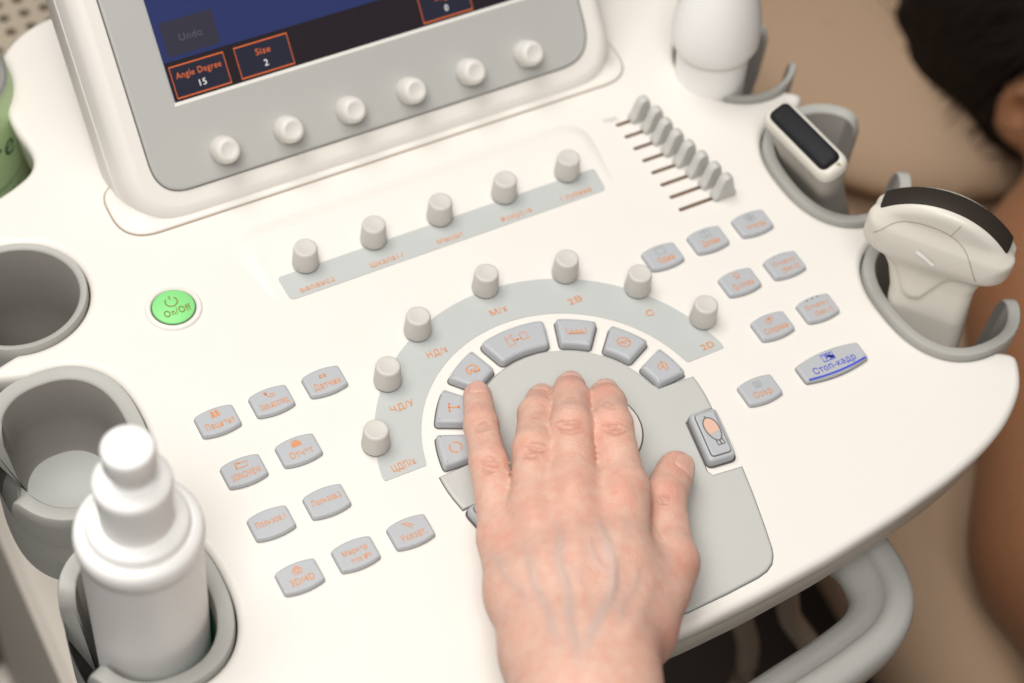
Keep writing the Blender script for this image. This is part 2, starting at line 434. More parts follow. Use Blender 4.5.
# reorder layers so the two outer ones are the flanks
Vs, Fs = order
smesh = None
for k, dx in enumerate([7.8, 10.0, 10.4, 11.4, 13.0, 15.0, 17.0, 18.4]):
    y = (152.5 - 8.65 * k) * mm; x = (110 + dx + 5.2) * mm
    if smesh is None:
        o = mk('slider', Vs, Fs, M['slider'], None)
        bm = bmesh.new(); bm.from_mesh(o.data); bmesh.ops.recalc_face_normals(bm, faces=bm.faces); bm.to_mesh(o.data); bm.free()
        sharp(o, 40); smesh = o.data
    else: o = link('slider', smesh)
    o.location = (x, y, 0); par(o, con)
link('legend', text_me('TGC', 0.0036, M['greyprint']), con, (0.1085, 0.1568, 0.0003))

# raised land round the upper knobs (its front sinks into the deck)
land = rpoly([(-0.0945, 0.100), (0.0965, 0.100), (0.0965, 0.1645), (-0.0945, 0.1645)], [0.012, 0.012, 0.018, 0.018], 8)
V, F = solid(land, [(0, 0.0085), (-0.0004, 0.0062), (-0.0012, 0.0040), (-0.0021, 0.0018), (-0.0026, 0.0)])
V = [(x, y, z + 0.0026 * (y - 0.118) / 0.044) for x, y, z in V]
sharp(mk('knob_land', V, F, M['deck'], con), 60)

# grey label strip behind the five upper knobs
strip = rpoly([(-0.081, 0.1175), (0.0835, 0.1175), (0.0845, 0.1315), (-0.0815, 0.1315)], [0.003, 0.003, 0.002, 0.002], 5)
V, F = solid(strip, [(0.0, 0), (-0.0004, 0)]); V = [(x, y, z + 0.00035 + max(0, 0.0026 * (y - 0.118) / 0.044)) for x, y, z in V]
ls = sharp(mk('label_strip', V, F, M['grey'], con))
def legend(s, size, m, parent, x, y, z, rot=0, width=None, bold=0.00006):
    return link('legend', text_me(s, size, m, bold, width), parent, (x, y, z), (0, 0, rot))
for s, x, wd in (('Баланс2', -66.5, 17), ('Шкала17', -31.5, 17), ('Масшт', 1, 13.5), ('Фокус18', 36, 16.5), ('Глубина', 68.5, 16.5)):
    legend(s, 0.0042, M['orange'], ls, x * mm, 0.1208, 0.0006, 0, wd * mm)

# knobs
kprof = [(0.0, 0.0117), (0.0030, 0.0118), (0.0042, 0.0121), (0.0048, 0.0121), (0.0053, 0.0117), (0.0055, 0.0108), (0.00585, 0.006), (0.0062, 0.0016), (0.0060, 0.0008)]
k0 = None
def knob(x, y, z=0.0003):
    global k0
    if k0 is None:
        o = lathe('knob', kprof, M['knob'], None, seg=36, ang=50); k0 = o.data
    else: o = link('knob', k0)
    o.location = (x, y, z); o.rotation_euler = (0, 0, random.random() * 6); par(o, con)
    s = lathe('skirt', [(0.0058, 0.0013), (0.0058, 0.0)], M['gap'], None, (x, y, z), seg=24); par(s, o)
    return o
for i in range(5): knob((-66.5 + 34.2 * i) * mm, 0.1335, 0.0010)
for kx, ky in ((-80.6, 30.4), (-61.4, 58.5), (-37.2, 77.8), (1.9, 87.2), (39.5, 79.6), (65.8, 58.1), (84.1, 30.0)): knob(kx * mm, ky * mm)
# grey arc
def clipang(R): return math.degrees(math.asin(12.8 / R))
ao, ai = clipang(86.4), clipang(66.2)
arcp = arc(0, 0, 0.0864, ao + 1.6, 180 - ao - 1.6, 60) + [(-0.0850, 0.0129), (-0.0843, 0.0123)] + [(-0.0660, 0.0121), (-0.0652, 0.0126)] + arc(0, 0, 0.0662, 180 - ai - 1, ai + 1, 50) + [(0.0652, 0.0126), (0.0660, 0.0121)] + [(0.0843, 0.0123), (0.0850, 0.0129)]
la = slab('label_arc', arcp, [(0.00035, 0), (-0.0004, 0)], M['grey'], con)
for s, lx, ly, wd in (('ЦДП/х', -74.2, 16.2, 11), ('ЧД/У', -61.4, 43.9, 11), ('НД/х', -34.4, 63.8, 10), ('М/х', 1.5, 73.2, 8.5), ('2В', 36.4, 64.2, 7), ('С', 64.1, 43.3, 3.8), ('2D', 78.5, 16.2, 6.5)):
    legend(s, 0.0046, M['orange'], la, lx * mm, ly * mm, 0.0005, 0, wd * mm)

# buttons -----------------------------------------------------------------------
def bul(hw, hh, bulge, n=7):
    """button outline: straight sides, bulging front and back"""
    t = []
    for k in range(n + 1):
        s = -1 + 2 * k / n; t.append((s * hw, -hh - bulge * (1 - s * s)))
    for k in range(n + 1):
        s = 1 - 2 * k / n; t.append((s * hw, hh + bulge * (1 - s * s)))
    return rpoly(t, [0.0012 if i in (0, n, n + 1, 2 * n + 1) else 0 for i in range(len(t))], 4)
def butmesh(outl, h, bev=0.0009, gasket=0.00055, m='button', foot=0.0):
    V, F = solid(outl, [(h, bev * 1.5), (h - bev * .18, bev * .8), (h - bev * .6, bev * .25), (h - bev * 1.4, 0.0), (0.0, foot)], bottom=False)
    nf = len(F)
    g = inset(ccw(outl), -gasket); b = len(V)
    V += [(x, y, 0.00045) for x, y in g] ; F.append(tuple(range(b, b + len(g))))
    me = bpy.data.meshes.new('button'); me.from_pydata([tuple(v) for v in V], [], F)
    me.materials.append(M[m]); me.materials.append(M['gap']); me.polygons[nf].material_index = 1
    me.polygons.foreach_set('use_smooth', [True] * len(me.polygons)); me.set_sharp_from_angle(angle=math.radians(50)); return me
BH = 0.0026
bm0 = butmesh(bul(0.0087, 0.0053, 0.0014), BH, 0.0006, 0.0003, foot=-0.0002)
def button(x, y, me=bm0, rot=0):
    return link('button', me, con, (x, y, 0), (0, 0, rot))
def ln(*p): return [tuple(c * mm for c in q) for q in p]
ICO = {
 'people': ([], [ring_pts(-.8 * mm, 1.2 * mm, .7 * mm, n=10)[:-1], ring_pts(.9 * mm, 1.4 * mm, .7 * mm, n=10)[:-1], ln((-1.8, -1.2), (.1, -1.2), (-.2, .5), (-1.4, .5)), ln((.3, -1.2), (1.9, -1.0), (1.6, .7), (.5, .7))]),
 'hook': ([ln((-2, 1.4), (-.3, 1.6)), ln((-2, .5), (-.6, .6)), ln((-1.4, 1.4), (-.6, -.8), (.5, -1.2), (1.8, -.8), (2, -.1), (.9, .1), (.2, -.2))], []),
 'probe': ([ln((-1.3, -1), (1.3, -1)), ln((-1.1, 0), (1.1, 0)), ln((-1.1, -1), (-1.1, .4)), ln((1.1, -1), (1.1, .4))], []),
 'folder': ([ln((-2.3, -1.3), (2, -1.3), (2.6, .8), (-1.6, .8), (-2.3, -1.3)), ln((-2.3, -1.3), (-2.3, 1.4), (-.8, 1.4), (-.5, .8))], []),
 'printer': ([ln((-1.5, 1.6), (1.1, 1.6)), ln((-1.5, .9), (1.5, .9))], [ln((-2, -1.2), (2, -1.2), (2, .5), (-2, .5))]),
 'home': ([ln((-1.8, 0), (0, 1.8), (1.8, 0), (1.5, -1.4), (-1.5, -1.4), (-1.8, 0)), ring_pts(0, 0, .8 * mm)], []),
 'pen': ([ln((-2, 1.4), (0, 1), (1.8, -.6), (1, -1.4), (-.6, .2), (-2, 1.4))], []),
 'one': ([rect(0, 0, 1.9 * mm, 1.6 * mm)], []),
 'two': ([rect(0, 0, 1.9 * mm, 1.6 * mm), ln((0, -1.6), (0, 1.6))], []),
 'four': ([rect(0, 0, 1.9 * mm, 1.6 * mm), ln((0, -1.6), (0, 1.6)), ln((-1.9, 0), (1.9, 0))], []),
 'bulb': ([ring_pts(0, .6 * mm, 1.1 * mm), ln((-.5, -.5), (-.5, -1.4)), ln((.5, -.5), (.5, -1.4))], []),
 'disk': ([ring_pts(-.8 * mm, -.2 * mm, 1.2 * mm), ln((-.8, -.2), (.4, 1.4), (1.8, 1.4)), ln((.8, .4), (2.0, .4))], []),
 'store': ([rect(0, -.2 * mm, 1.5 * mm, 1.3 * mm), ring_pts(0, -.3 * mm, .7 * mm)], []),
 'dots': ([], [ring_pts(-2.6 * mm, 0, .4 * mm, n=8)[:-1], ring_pts(0, .3 * mm, .4 * mm, n=8)[:-1], ring_pts(2.6 * mm, .3 * mm, .4 * mm, n=8)[:-1]]),
}
def labbutton(x, y, txt, ic=None, wd=12, ics='orange', two=None):
    b = button(x, y); z = BH + 0.00006
    if two:
        legend(two[0], 0.0034, M['orange'], b, x, y + 0.0012, z, 0, wd * mm); legend(two[1], 0.0034, M['orange'], b, x + .001, y - 0.0032, z, 0, wd * 0.8 * mm)
    elif ic: legend(txt, 0.0046, M['orange'], b, x + 0.0002, y - 0.0024, z, 0, wd * mm)
    else: legend(txt, 0.0042, M['orange'], b, x, y + 0.0004, z, 0, wd * mm, 0.00007)
    if ic:
        L, Pq = ICO[ic]; icon(L, M[ics], b, (x, y + (0.0052 if ic == 'dots' else 0.0029), z), polys=Pq, wd=0.0005, scale=1.12)
    return b
LX = [-136.5, -111.5, -86.5]; RX = [86.3, 111.3, 136.3]; YR = [69.3, 41.1, 12.8, -15.4]
LB = [(0, 0, 'Пациент', 'people', 13), (1, 0, 'Зав.исслед', 'hook', 13), (2, 0, 'Датчик', 'probe', 13), (0, 1, 'SONOVIEW', 'folder', 13), (1, 1, 'Отчет', 'printer', 10.5),
      (0, 2, 'Пользов.1', None, 13), (1, 2, 'Пользов.2', None, 13), (0, 3, '3D/4D', 'home', 10.5), (2, 3, 'Указат.', 'pen', 11.5)]
for c, r, t, ic, wd in LB: labbutton(LX[c] * mm, YR[r] * mm, t, ic, wd)
labbutton(LX[1] * mm, YR[3] * mm, '', None, 11, two=('Маркер', 'тела №9'))
RB = [(0, 0, 'Один', 'one', 8.5, 'greyprint'), (1, 0, 'Двойн.', 'two', 10, 'greyprint'), (2, 0, 'Четверн', 'four', 10, 'greyprint'), (1, 1, 'Q-скан', 'bulb', 11, 'orange'), (1, 2, 'Сохрани', 'disk', 12, 'orange'), (0, 3, 'Сохр.', 'store', 10, 'greyprint')]
for c, r, t, ic, wd, icol in RB: labbutton(RX[c] * mm, YR[r] * mm, t, ic, wd, icol)
labbutton(RX[2] * mm, YR[1] * mm, '', 'dots', 11.5, 'greyprint', two=('Печать2', '[Зап.2]'))
labbutton(RX[2] * mm, YR[2] * mm, '', 'dots', 11.5, 'dark', two=('Печать1', '[Зап.1]'))
# wide freeze button with blue legend
fx, fy = 0.1245, -0.0162
bs = button(fx, fy, butmesh(bul(0.0168, 0.0046, 0.0022, 10), BH, 0.0006, 0.0003))
legend('Стоп-кадр', 0.0048, M['blue'], bs, fx, fy - 0.0018, BH + 6e-5, 0, 0.0225)
icon([rect(-0.0005, 0.0030, .0030, .0018), ln((-2, 2.2), (1.5, 4.2)), ln((-2, 4), (1.8, 2.0)), ln((-1, 4.4), (2.4, 1.8))], M['blue'], bs, (fx, fy, BH + 6e-5), wd=0.0006, polys=[ln((0, 1.6), (2.6, 1.6), (2.6, 3.2), (.4, 3.6))])
def freeze_line():
    t = [(-0.0155 + 0.031 * k / 14) for k in range(15)]
    return [(x, -0.0040 - 0.0016 * (1 - (x / 0.017) ** 2)) for x in t]
icon([freeze_line()], M['blue'], bs, (fx, fy, BH + 6e-5), wd=0.0011, name='blue_stripe')

# power button
pwx, pwy = -0.1300, 0.1350
pr_ = lathe('power_ring', [(0.0128, 0.0001), (0.0122, 0.0010), (0.0106, 0.0012), (0.0099, 0.0004)], M['deck'], con, (pwx, pwy, 0), 48)
lathe('gap_ring', [(0.0101, 0.0006), (0.0, 0.0006)], M['gap'], con, (pwx, pwy, 0), 40)
pb = lathe('power_button', [(0.0095, 0.0005), (0.0094, 0.0013), (0.0090, 0.0016), (0.0, 0.0018)], M['green'], con, (pwx, pwy, 0), 48)
icon([ring_pts(0, 0, .0027, a0=-225, a1=45, n=22), [(0, .0013), (0, .0034)]], M['olive'], pb, (pwx, pwy + 0.0026, 0.0019), wd=0.0006)
legend('On/Off', 0.0052, M['olive'], pb, pwx + 0.0004, pwy - 0.0034, 0.0019, 0, 0.0125)

# control pad in the middle
def pol(r, a): return (r * mm * math.cos(math.radians(a)), r * mm * math.sin(math.radians(a)))
def side():
    q = [pol(44.6, a) for a in range(88, 9, -4)] + [pol(46, 6)] + [(.0540, .0046), (.0632, .0040)] + [pol(63.3, a) for a in (1, -3, -7, -11)] + [(.0617, -.0145)]
    return q
def seg2():
    return [(.0505, -.0145), (.0470, -.0165), (.0425, -.0420), (.0437, -.0447), (.0574, -.0462), (.0545, -.0590)] + [tuple(q) for q in np.array([(.0500, -.0760), (.0470, -.0862), (.0455, -.0895), (.0428, -.0928), (.0390, -.0948), (.0340, -.0958)])] + [(.018, -.0968)]
hp = side() + seg2()
padp = hp + [(0, -.0972)] + [(-x, y) for x, y in hp[::-1]] + [pol(44.6, 90)]
padp = ccw(padp)
slab('pad_gap', inset(padp, -0.0003), [(0.00035, 0), (-0.0003, 0)], M['gap'], con)
slab('control_pad', padp, [(0.0016, 0.0011), (0.0013, 0.0004), (0.0006, 0.0)  , (0.0002, 0)], M['pad'], con)
# trackball
lathe('trackball_seam', [(0.0219, 0.0016), (0.0214, 0.0017), (0.0212, 0.0014)], M['gap'], con, (0.0075, -0.0035, 0.0002), 64)
lathe('trackball_ring', [(0.0213, 0.0017), (0.0210, 0.0022), (0.0195, 0.0027), (0.0172, 0.0024), (0.0160, 0.0010), (0.0160, 0.0)], M['deck'], con, (0.0075, -0.0035, 0.0002), 64)
lathe('trackball', [(0.0170 * math.cos(math.radians(a)), 0.0170 * math.sin(math.radians(a)) - 0.010) for a in range(20, 91, 5)], M['white'], con, (0.0075, -0.0035, 0), 48)
# wedge buttons round the pad
def wedge(a0, a1, r0, r1, h):
    p = [pol(r0, a0 + 0.6)] + [pol(r1, a0 + (a1 - a0) * k / 6) for k in range(7)] + [pol(r0, a1 - 0.6)]
    p += [pol(r0 - (0.0), a1 - 0.6 + (a0 - a1 + 1.2) * k / 4) for k in range(1, 4)]
    c = pol((r0 + r1) / 2, (a0 + a1) / 2); p = [(x - c[0], y - c[1]) for x, y in p]
    rr = [0.0024, 0.0024] + [0] * 5 + [0.0024, 0.0024] + [0] * 3
    return ccw(rpoly(p, rr, 4)), c
WD = [(74.5, 105.5, 'probes'), (51.3, 69.2, 'ruler'), (27.6, 45.2, 'box'), (5.8, 21.8, 'shape'), (110.8, 128.7, 'palm'), (134.8, 152.4, 'tee'), (158.2, 174.2, 'cycle')]
WI = {
 'probes': [ln((-5, -2.4), (-2, -2.4), (-2, 1.6), (-5, 1.6), (-5, -2.4)), ln((-5.6, 2.6), (-4.4, 2.6)), ln((-3, 2.6), (-1.2, 3)), ln((-2, -.4), (1.8, -.4)), ln((1.8, -1.6), (5, -1.6), (5, 2.2), (1.8, 2.2), (1.8, -1.6)), ln((-.6, .2), (0, -.4), (-.6, -1))],
 'ruler': [ln((-4.4, 1.6), (-4.4, -1.6), (4.4, -1.6), (4.4, 1.6))] + [ln((x, -1.6), (x, -.2 if x % 2 else .8)) for x in (-3, -2, -1, 0, 1, 2, 3)],
 'box': [ring_pts(0, 0, .0031, .0025, n=4 * 4), ln((-2.2, -1.2), (.4, .8), (2.4, 1.2)), ln((-1, -.6), (1.2, -.6))],
 'shape': [ln((-1, 2.4), (1.4, 2), (2.8, -.2), (2.2, -1.4), (.2, .6), (-1, 2.4)), ln((-1, 2.4), (-1.8, -1), (-.6, -2.2), (.6, -.4), (-.4, .4))],
 'palm': [ln((2.6, -2.2), (2.8, .6), (1.8, 2.2), (-.6, 2.6), (-2.2, 1.4), (-2.6, -1), (-1.4, -1.4), (-.8, .4)), ln((-.2, .6), (0, -1.6)), ln((1, .4), (1.2, -1.8)), ln((2.6, -2.2), (0, -1.6))],
 'tee': [ln((-2, 2.2), (2, 2.2)), ln((-2, 2.2), (-2, 1.4)), ln((2, 2.2), (2, 1.4)), ln((0, 2.2), (0, -2.2)), ln((-1, -2.2), (1, -2.2))],
 'cycle': [ring_pts(0, 0, .0026, a0=-60, a1=90, n=14), ring_pts(0, 0, .0026, a0=120, a1=270, n=14)],
}
WROT = {'tee': 90 - 22, 'palm': 12, 'cycle': 0, 'probes': 0, 'ruler': -22, 'box': -40, 'shape': -45}
for a0, a1, ic in WD:
    o_, c = wedge(a0, a1, 45.9, 60.2, 0)
    b = link('button', butmesh(o_, 0.0046, 0.0011, 0.0007, foot=-0.0002), con, (c[0], c[1], 0))
    icon(WI[ic], M['orange'], b, (c[0], c[1], 0.0046 + 7e-5), wd=0.0007 if ic in ('tee', 'cycle', 'palm') else 0.00055, rot=math.radians(WROT[ic]))
# the two tilted side buttons, the right one with a body mark
bq = rpoly([(-.0082, .0112), (-.0110, -.0128), (.0030, -.0146), (.0092, .0128)][::-1], [0.0016] * 4, 5)
def bodybut(sx):
    q = [(sx * (x + 0.0), y) for x, y in [(-.0052, .0135), (-.0100, -.0118), (.0030, -.0132), (.0078, .0122)]]
    o1 = ccw(rpoly(ccw(q), 0.0026, 6)); o2 = rpoly([tuple(v) for v in inset(ccw(q), 0.0019)], 0.0016, 6); cx, cy = sx * 0.0538, -0.0285
    b = link('side_button', butmesh(o1, 0.0050, 0.0011, 0.0009), con, (cx, cy, 0))
    V, F = solid(o2, [(0.0060, 0.0006), (0.0057, 0.0001), (0.0050, 0.0)], bottom=False)
    pl = sharp(mk('key_top', [(x + cx, y + cy, z) for x, y, z in V], F, M['button'], b), 40)
    lo2 = [(x + cx, y + cy) for x, y in inset(o2, -0.0003)]; slab('key_line', lo2, [(0.0052, 0.0), (0.0048, 0.0)], M['gap'], b)
    if sx > 0:
        egg = [(0.0032 * math.cos(t) * (1 + .12 * math.sin(t)), 0.0062 * math.sin(t) + 0.0012) for t in np.linspace(0, 2 * math.pi, 33)[:-1]]
        r_ = math.radians(-3); sk = lambda L: [(x * math.cos(r_) - y * math.sin(r_) - 0.0004, x * math.sin(r_) + y * math.cos(r_) + 0.0006) for x, y in L]
        egg = sk(egg)
        up = [q_ for q_ in egg if q_[1] > -0.0006]; lo_ = [q_ for q_ in egg if q_[1] <= -0.0006]
        icon([], MX['peach'], b, (cx, cy, 0.0061), polys=[up], name='body_mark_fill')
        icon([], MX['palegrey'], b, (cx, cy, 0.0061), polys=[lo_], name='body_mark_fill')
        icon([egg + [egg[0]], sk(ln((-1.4, -4.6), (-1.7, -7.2), (1.7, -7.2), (1.4, -4.6))), sk(ln((0, -5.2), (0, -7.2))), sk(ln((0, 7.4), (-.4, 8.6)))], MX['ink'], b, (cx, cy, 0.00615), wd=0.0006)
    return b
MX = dict(peach=mat('peach_print', (0.72, 0.47, 0.36), 0.5), palegrey=mat('pale_grey_print', (0.45, 0.46, 0.47), 0.5), ink=mat('brown_grey_print', (0.16, 0.15, 0.15), 0.5))
bodybut(1); bodybut(-1)

# cup holders -----------------------------------------------------------------------
def holder(sx, h, th, depth, slot, rim_z=0.0012, greenreflection=False):
    cx, cy, hx, hy, e = h; n = 96
    def ring(d, z): return [(sx * x * mm, y * mm, z) for x, y in stadium(cx, cy, hx - d, hy - d, n, e)]
    prof = [(0.6, -depth * .45), (0.0, -0.006), (0.0, rim_z - 0.0010), (0.5, rim_z), (th - 1.0, rim_z - 0.0002), (th, rim_z - 0.0012), (th + 1.5, -depth * .5), (th + 3.5, -depth + .004), (th + 6, -depth)]
    rings = [ring(d, z) for d, z in prof]; V = [tuple(v) for r in rings for v in r]; F = []; L = len(prof)
    def open_(k):
        if not slot: return False
        x, y = rings[2][k][0] * sx / mm - cx, rings[2][k][1] / mm - cy
        return x > 8 and slot[0] < y < slot[1]
    ops = [open_(k) and open_((k + 1) % n) for k in range(n)]
    if slot:    # the rim curls down into the slot ends
        P2 = np.array([r_[:2] for r_ in rings[2]]); ends = P2[[k for k in range(n) if ops[k] != ops[k - 1]]]
        for k in range(n):
            de = min(np.linalg.norm(P2[k] - e2_) for e2_ in ends); drop = 0.010 * (1 - math.sqrt(max(0, 1 - max(0, 1 - de / 0.010) ** 2)))
            for i in range(1, 6): x, y, z = V[i * n + k]; V[i * n + k] = (x, y, z - drop)
    for k in range(n):
        if ops[k]: continue
        j = (k + 1) % n
        for i in range(L - 1): F.append((i * n + k, i * n + j, (i + 1) * n + j, (i + 1) * n + k))
        for k2, side_open in ((k, ops[k - 1]), (j, ops[j])):
            if side_open: # end faces of the slot
                a = [i * n + k2 for i in range(L)]
                F.append(tuple(a))
    # cup bottom and outer wall
    b = len(V); V.append((sx * cx * mm, cy * mm, -depth))
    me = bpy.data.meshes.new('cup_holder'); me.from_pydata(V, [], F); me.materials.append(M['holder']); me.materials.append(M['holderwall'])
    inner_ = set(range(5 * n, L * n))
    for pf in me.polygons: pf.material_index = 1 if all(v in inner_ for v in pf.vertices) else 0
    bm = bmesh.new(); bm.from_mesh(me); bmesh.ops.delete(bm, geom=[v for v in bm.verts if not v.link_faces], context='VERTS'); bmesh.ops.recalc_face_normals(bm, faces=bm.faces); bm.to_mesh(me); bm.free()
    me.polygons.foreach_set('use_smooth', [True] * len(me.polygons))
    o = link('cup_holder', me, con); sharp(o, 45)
    return o
def cupwall(sx, h, parent, z0, z1, d0, d1, m, floor_z=None, slot=None):
    cx, cy, hx, hy, e = h; n = 72; V = []; F = []
    rs = [(d0, z0), (d1, z1)]
    for d, z in rs: V += [(sx * x * mm, y * mm, z) for x, y in stadium(cx, cy, hx - d, hy - d, n, e)]
    F += [(k, (k + 1) % n, n + (k + 1) % n, n + k) for k in range(n)]
    F.append(tuple(range(n, 2 * n)))
    return sharp(mk('cup_floor', V, F, m, parent), 40)
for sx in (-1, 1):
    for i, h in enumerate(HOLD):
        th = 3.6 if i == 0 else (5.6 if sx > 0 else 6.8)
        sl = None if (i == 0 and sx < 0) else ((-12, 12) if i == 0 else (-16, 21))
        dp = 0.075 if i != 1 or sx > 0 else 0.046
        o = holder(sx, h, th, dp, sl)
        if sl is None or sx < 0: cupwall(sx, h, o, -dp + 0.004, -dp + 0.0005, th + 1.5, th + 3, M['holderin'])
        if sx < 0 and i > 0:  # closed outer shell of the left cups
            cx, cy, hx, hy, e = h; n = 72; V = []; F = []
            rs = [(0.9, -0.020), (1.2, -0.05), (5, -dp - .006), (14, -dp - .012)]
            pt = [stadium(cx, cy, hx - d, hy - d, n, e) for d, z in rs]
            for (d, z), q in zip(rs, pt): V += [(sx * x * mm, y * mm, z) for x, y in q]
            for r in range(3): F += [(r * n + k, r * n + (k + 1) % n, (r + 1) * n + (k + 1) % n, (r + 1) * n + k) for k in range(n)]
            F.append(tuple(range(3 * n, 4 * n)))
            sharp(mk('cup_shell', V, F, M['holder'], o), 40)
        if sx < 0 and i == 2:   # added sheet, the green reflection on the inboard wall painted as colour
            cx, cy, hx, hy, e = h; A_ = [(sx * x * mm, y * mm) for x, y in stadium(cx, cy, hx - th - 1.0, hy - th - 1.0, 72, e)]; B_ = [(sx * x * mm, y * mm) for x, y in stadium(cx, cy, hx - th - 2.4, hy - th - 2.4, 72, e)]
            V = [(x, y, -0.010) for x, y in A_] + [(x, y, -0.060) for x, y in B_]
            F = [(k, (k + 1) % 72, 72 + (k + 1) % 72, 72 + k) for k in range(72) if A_[k][0] > -cx * mm + 0.002 and A_[(k + 1) % 72][0] > -cx * mm + 0.002]
            mk('green_reflection_sheet', V, F, M['greenreflection'], o)

# touch screen ------------------------------------------------------------------------
TH = math.radians(48); AX = Vector((0, math.cos(TH), math.sin(TH))); NX = Vector((0, -math.sin(TH), math.cos(TH))); S0 = Vector((0, 0.180, 0.002))
def S(u, s, d=0.0): return Vector((u, 0, 0)) + S0 + AX * s + NX * d
SM = Matrix(((1, AX[0], NX[0], S0[0]), (0, AX[1], NX[1], S0[1]), (0, AX[2], NX[2], S0[2]), (0, 0, 0, 1)))
def on_screen(outl, rings, name, m, parent, bottom=False, ang=35, holes=()):
    V, F = solid(outl, rings, holes, bottom); return sharp(mk(name, [SM @ Vector(v) for v in V], F, m, parent), ang)
# foot plate on the deck
foot = rpoly([(-0.1355, 0.1790), (0.1345, 0.1790), (0.1345, 0.215), (-0.1355, 0.215)], [0.022, 0.024, 0.013, 0.013], 12)
slab('foot_seam', inset(ccw(foot), -0.0005), [(0.0004, 0), (-0.0003, 0)], M['seam'], con)
slab('screen_foot', foot, [(0.0042, 0.0100), (0.0036, 0.0080), (0.0022, 0.0056), (0.0016, 0.0030), (0.0013, 0.0010), (0.0010, 0.0003), (0.0002, 0.0)], M['deck'], con, ang=60)
# housing: slab in the screen plane
hs = rpoly([(-0.1285, -0.002), (0.1285, -0.002), (0.1285, 0.215), (-0.1285, 0.215)], [0.030, 0.030, 0.02, 0.02], 12)
on_screen(hs, [(0.000, 0.0078), (-0.0005, 0.0055), (-0.0022, 0.0022), (-0.006, 0.0), (-0.0135, -0.0016), (-0.0138, -0.0008), (-0.0146, -0.0008), (-0.0149, -0.0018), (-0.032, -0.0022), (-0.036, 0.001)], 'screen_housing', M['deck'], con, bottom=True, ang=50)
slab('screen_stand', rpoly([(-0.09, 0.250), (0.09, 0.250), (0.09, 0.30), (-0.09, 0.30)], 0.02, 6), [(0.045, 0.0), (-0.002, 0.0)], M['shell'], con)
bz = rpoly([(-0.1145, 0.0128), (0.1145, 0.0128), (0.1145, 0.205), (-0.1145, 0.205)], [0.016, 0.018, 0.012, 0.012], 10)
on_screen(inset(ccw(bz), -0.0005), [(0.0003, 0), (-0.0006, 0)], 'bezel_seam', M['gap'], con)
GX0, GX1, GS0, GS1 = -0.0955, 0.0935, 0.0505, 0.192
ghole = [(GX0, GS0), (GX1, GS0), (GX1, GS1), (GX0, GS1)]
on_screen(bz, [(0.0013, 0.0012), (0.0009, 0.0003), (0.0002, 0.0)], 'bezel', M['bezel'], con, holes=[ghole])
# bevel frame round the glass
def bevel_frame():
    a = ghole; b = [(GX0 + .0009, GS0 + .0016), (GX1 - .0009, GS0 + .0016), (GX1 - .0009, GS1 - .001), (GX0 + .0009, GS1 - .001)]
    V = [SM @ Vector((x, y, 0.0013)) for x, y in a] + [SM @ Vector((x, y, 0.00055)) for x, y in b]
    mk('glass_bevel', V, [(i, (i + 1) % 4, (i + 1) % 4 + 4, i + 4) for i in range(4)], M['sknob'], con, smooth=False)
bevel_frame()
E_ = lambda n, c, s=1.0, r=0.25: mat(n, tuple(x * .3 for x in c), r, var=0.02, emit=c, es=s)
SCR = dict(blue=E_('screen_blue', (0.018, 0.027, 0.096), 1.0), bar=E_('screen_dark_bar', (0.014, 0.010, 0.014), 1.0), box=E_('screen_box', (0.016, 0.016, 0.030), 1.0), undo=E_('screen_dim_box', (0.028, 0.026, 0.040)), org=E_('screen_orange', (0.62, 0.13, 0.035), 1.0), wht=E_('screen_white', (0.75, 0.75, 0.75), 1.0), dim=E_('screen_dim_text', (0.075, 0.075, 0.09)))
def sq(name, x0, x1, s0, s1, d, m, parent): return mk(name, [SM @ Vector(q) for q in ((x0, s0, d), (x1, s0, d), (x1, s1, d), (x0, s1, d))], [(0, 1, 2, 3)], m, parent, smooth=False)
gl = sq('touch_screen', GX0, GX1, GS0, GS1, 0.0005, SCR['blue'], con)
BAR = 0.0703
sq('menu_bar', GX0 + .0012, GX1, GS0, BAR, 0.0006, SCR['bar'], gl)
sq('menu_box', -.0912, -.0660, .0722, .0880, 0.00065, SCR['undo'], gl)
def stext(s, size, m, x, y, d=0.0009, wd=None):
    me = text_me(s, size, m, 0.0, wd); o = bpy.data.objects.new('legend', me); C.objects.link(o)
    o.matrix_world = SM @ Matrix.Translation((x, y, d)); bpy.context.view_layer.update(); o.parent = gl; o.matrix_parent_inverse = gl.matrix_world.inverted(); return o
stext('Undo', 0.0050, SCR['dim'], -.0786, .0795, wd=0.011)
for x0, t1, t2 in ((-.0928, 'Angle Degree', '15'), (-.0611, 'Size', '2'), (.0326, 'Angle', '0')):
    x1 = x0 + 0.0263; s0, s1 = .0535, .0679
    sq('menu_box', x0, x1, s0, s1, 0.00068, SCR['box'], gl)
    V, F = strokes([rect((x0 + x1) / 2, (s0 + s1) / 2, (x1 - x0) / 2, (s1 - s0) / 2)], 0.0006)
    mk('menu_outline', [SM @ (Vector(v) + Vector((0, 0, 0.0008))) for v in V], F, SCR['org'], gl, smooth=False)
    stext(t1, 0.0042, SCR['org'], (x0 + x1) / 2, s1 - .0046, wd=0.0220 if len(t1) > 6 else (0.0072 if t1 == 'Size' else 0.0092))
    stext(t2, 0.0042, SCR['wht'], (x0 + x1) / 2, s0 + .0040)
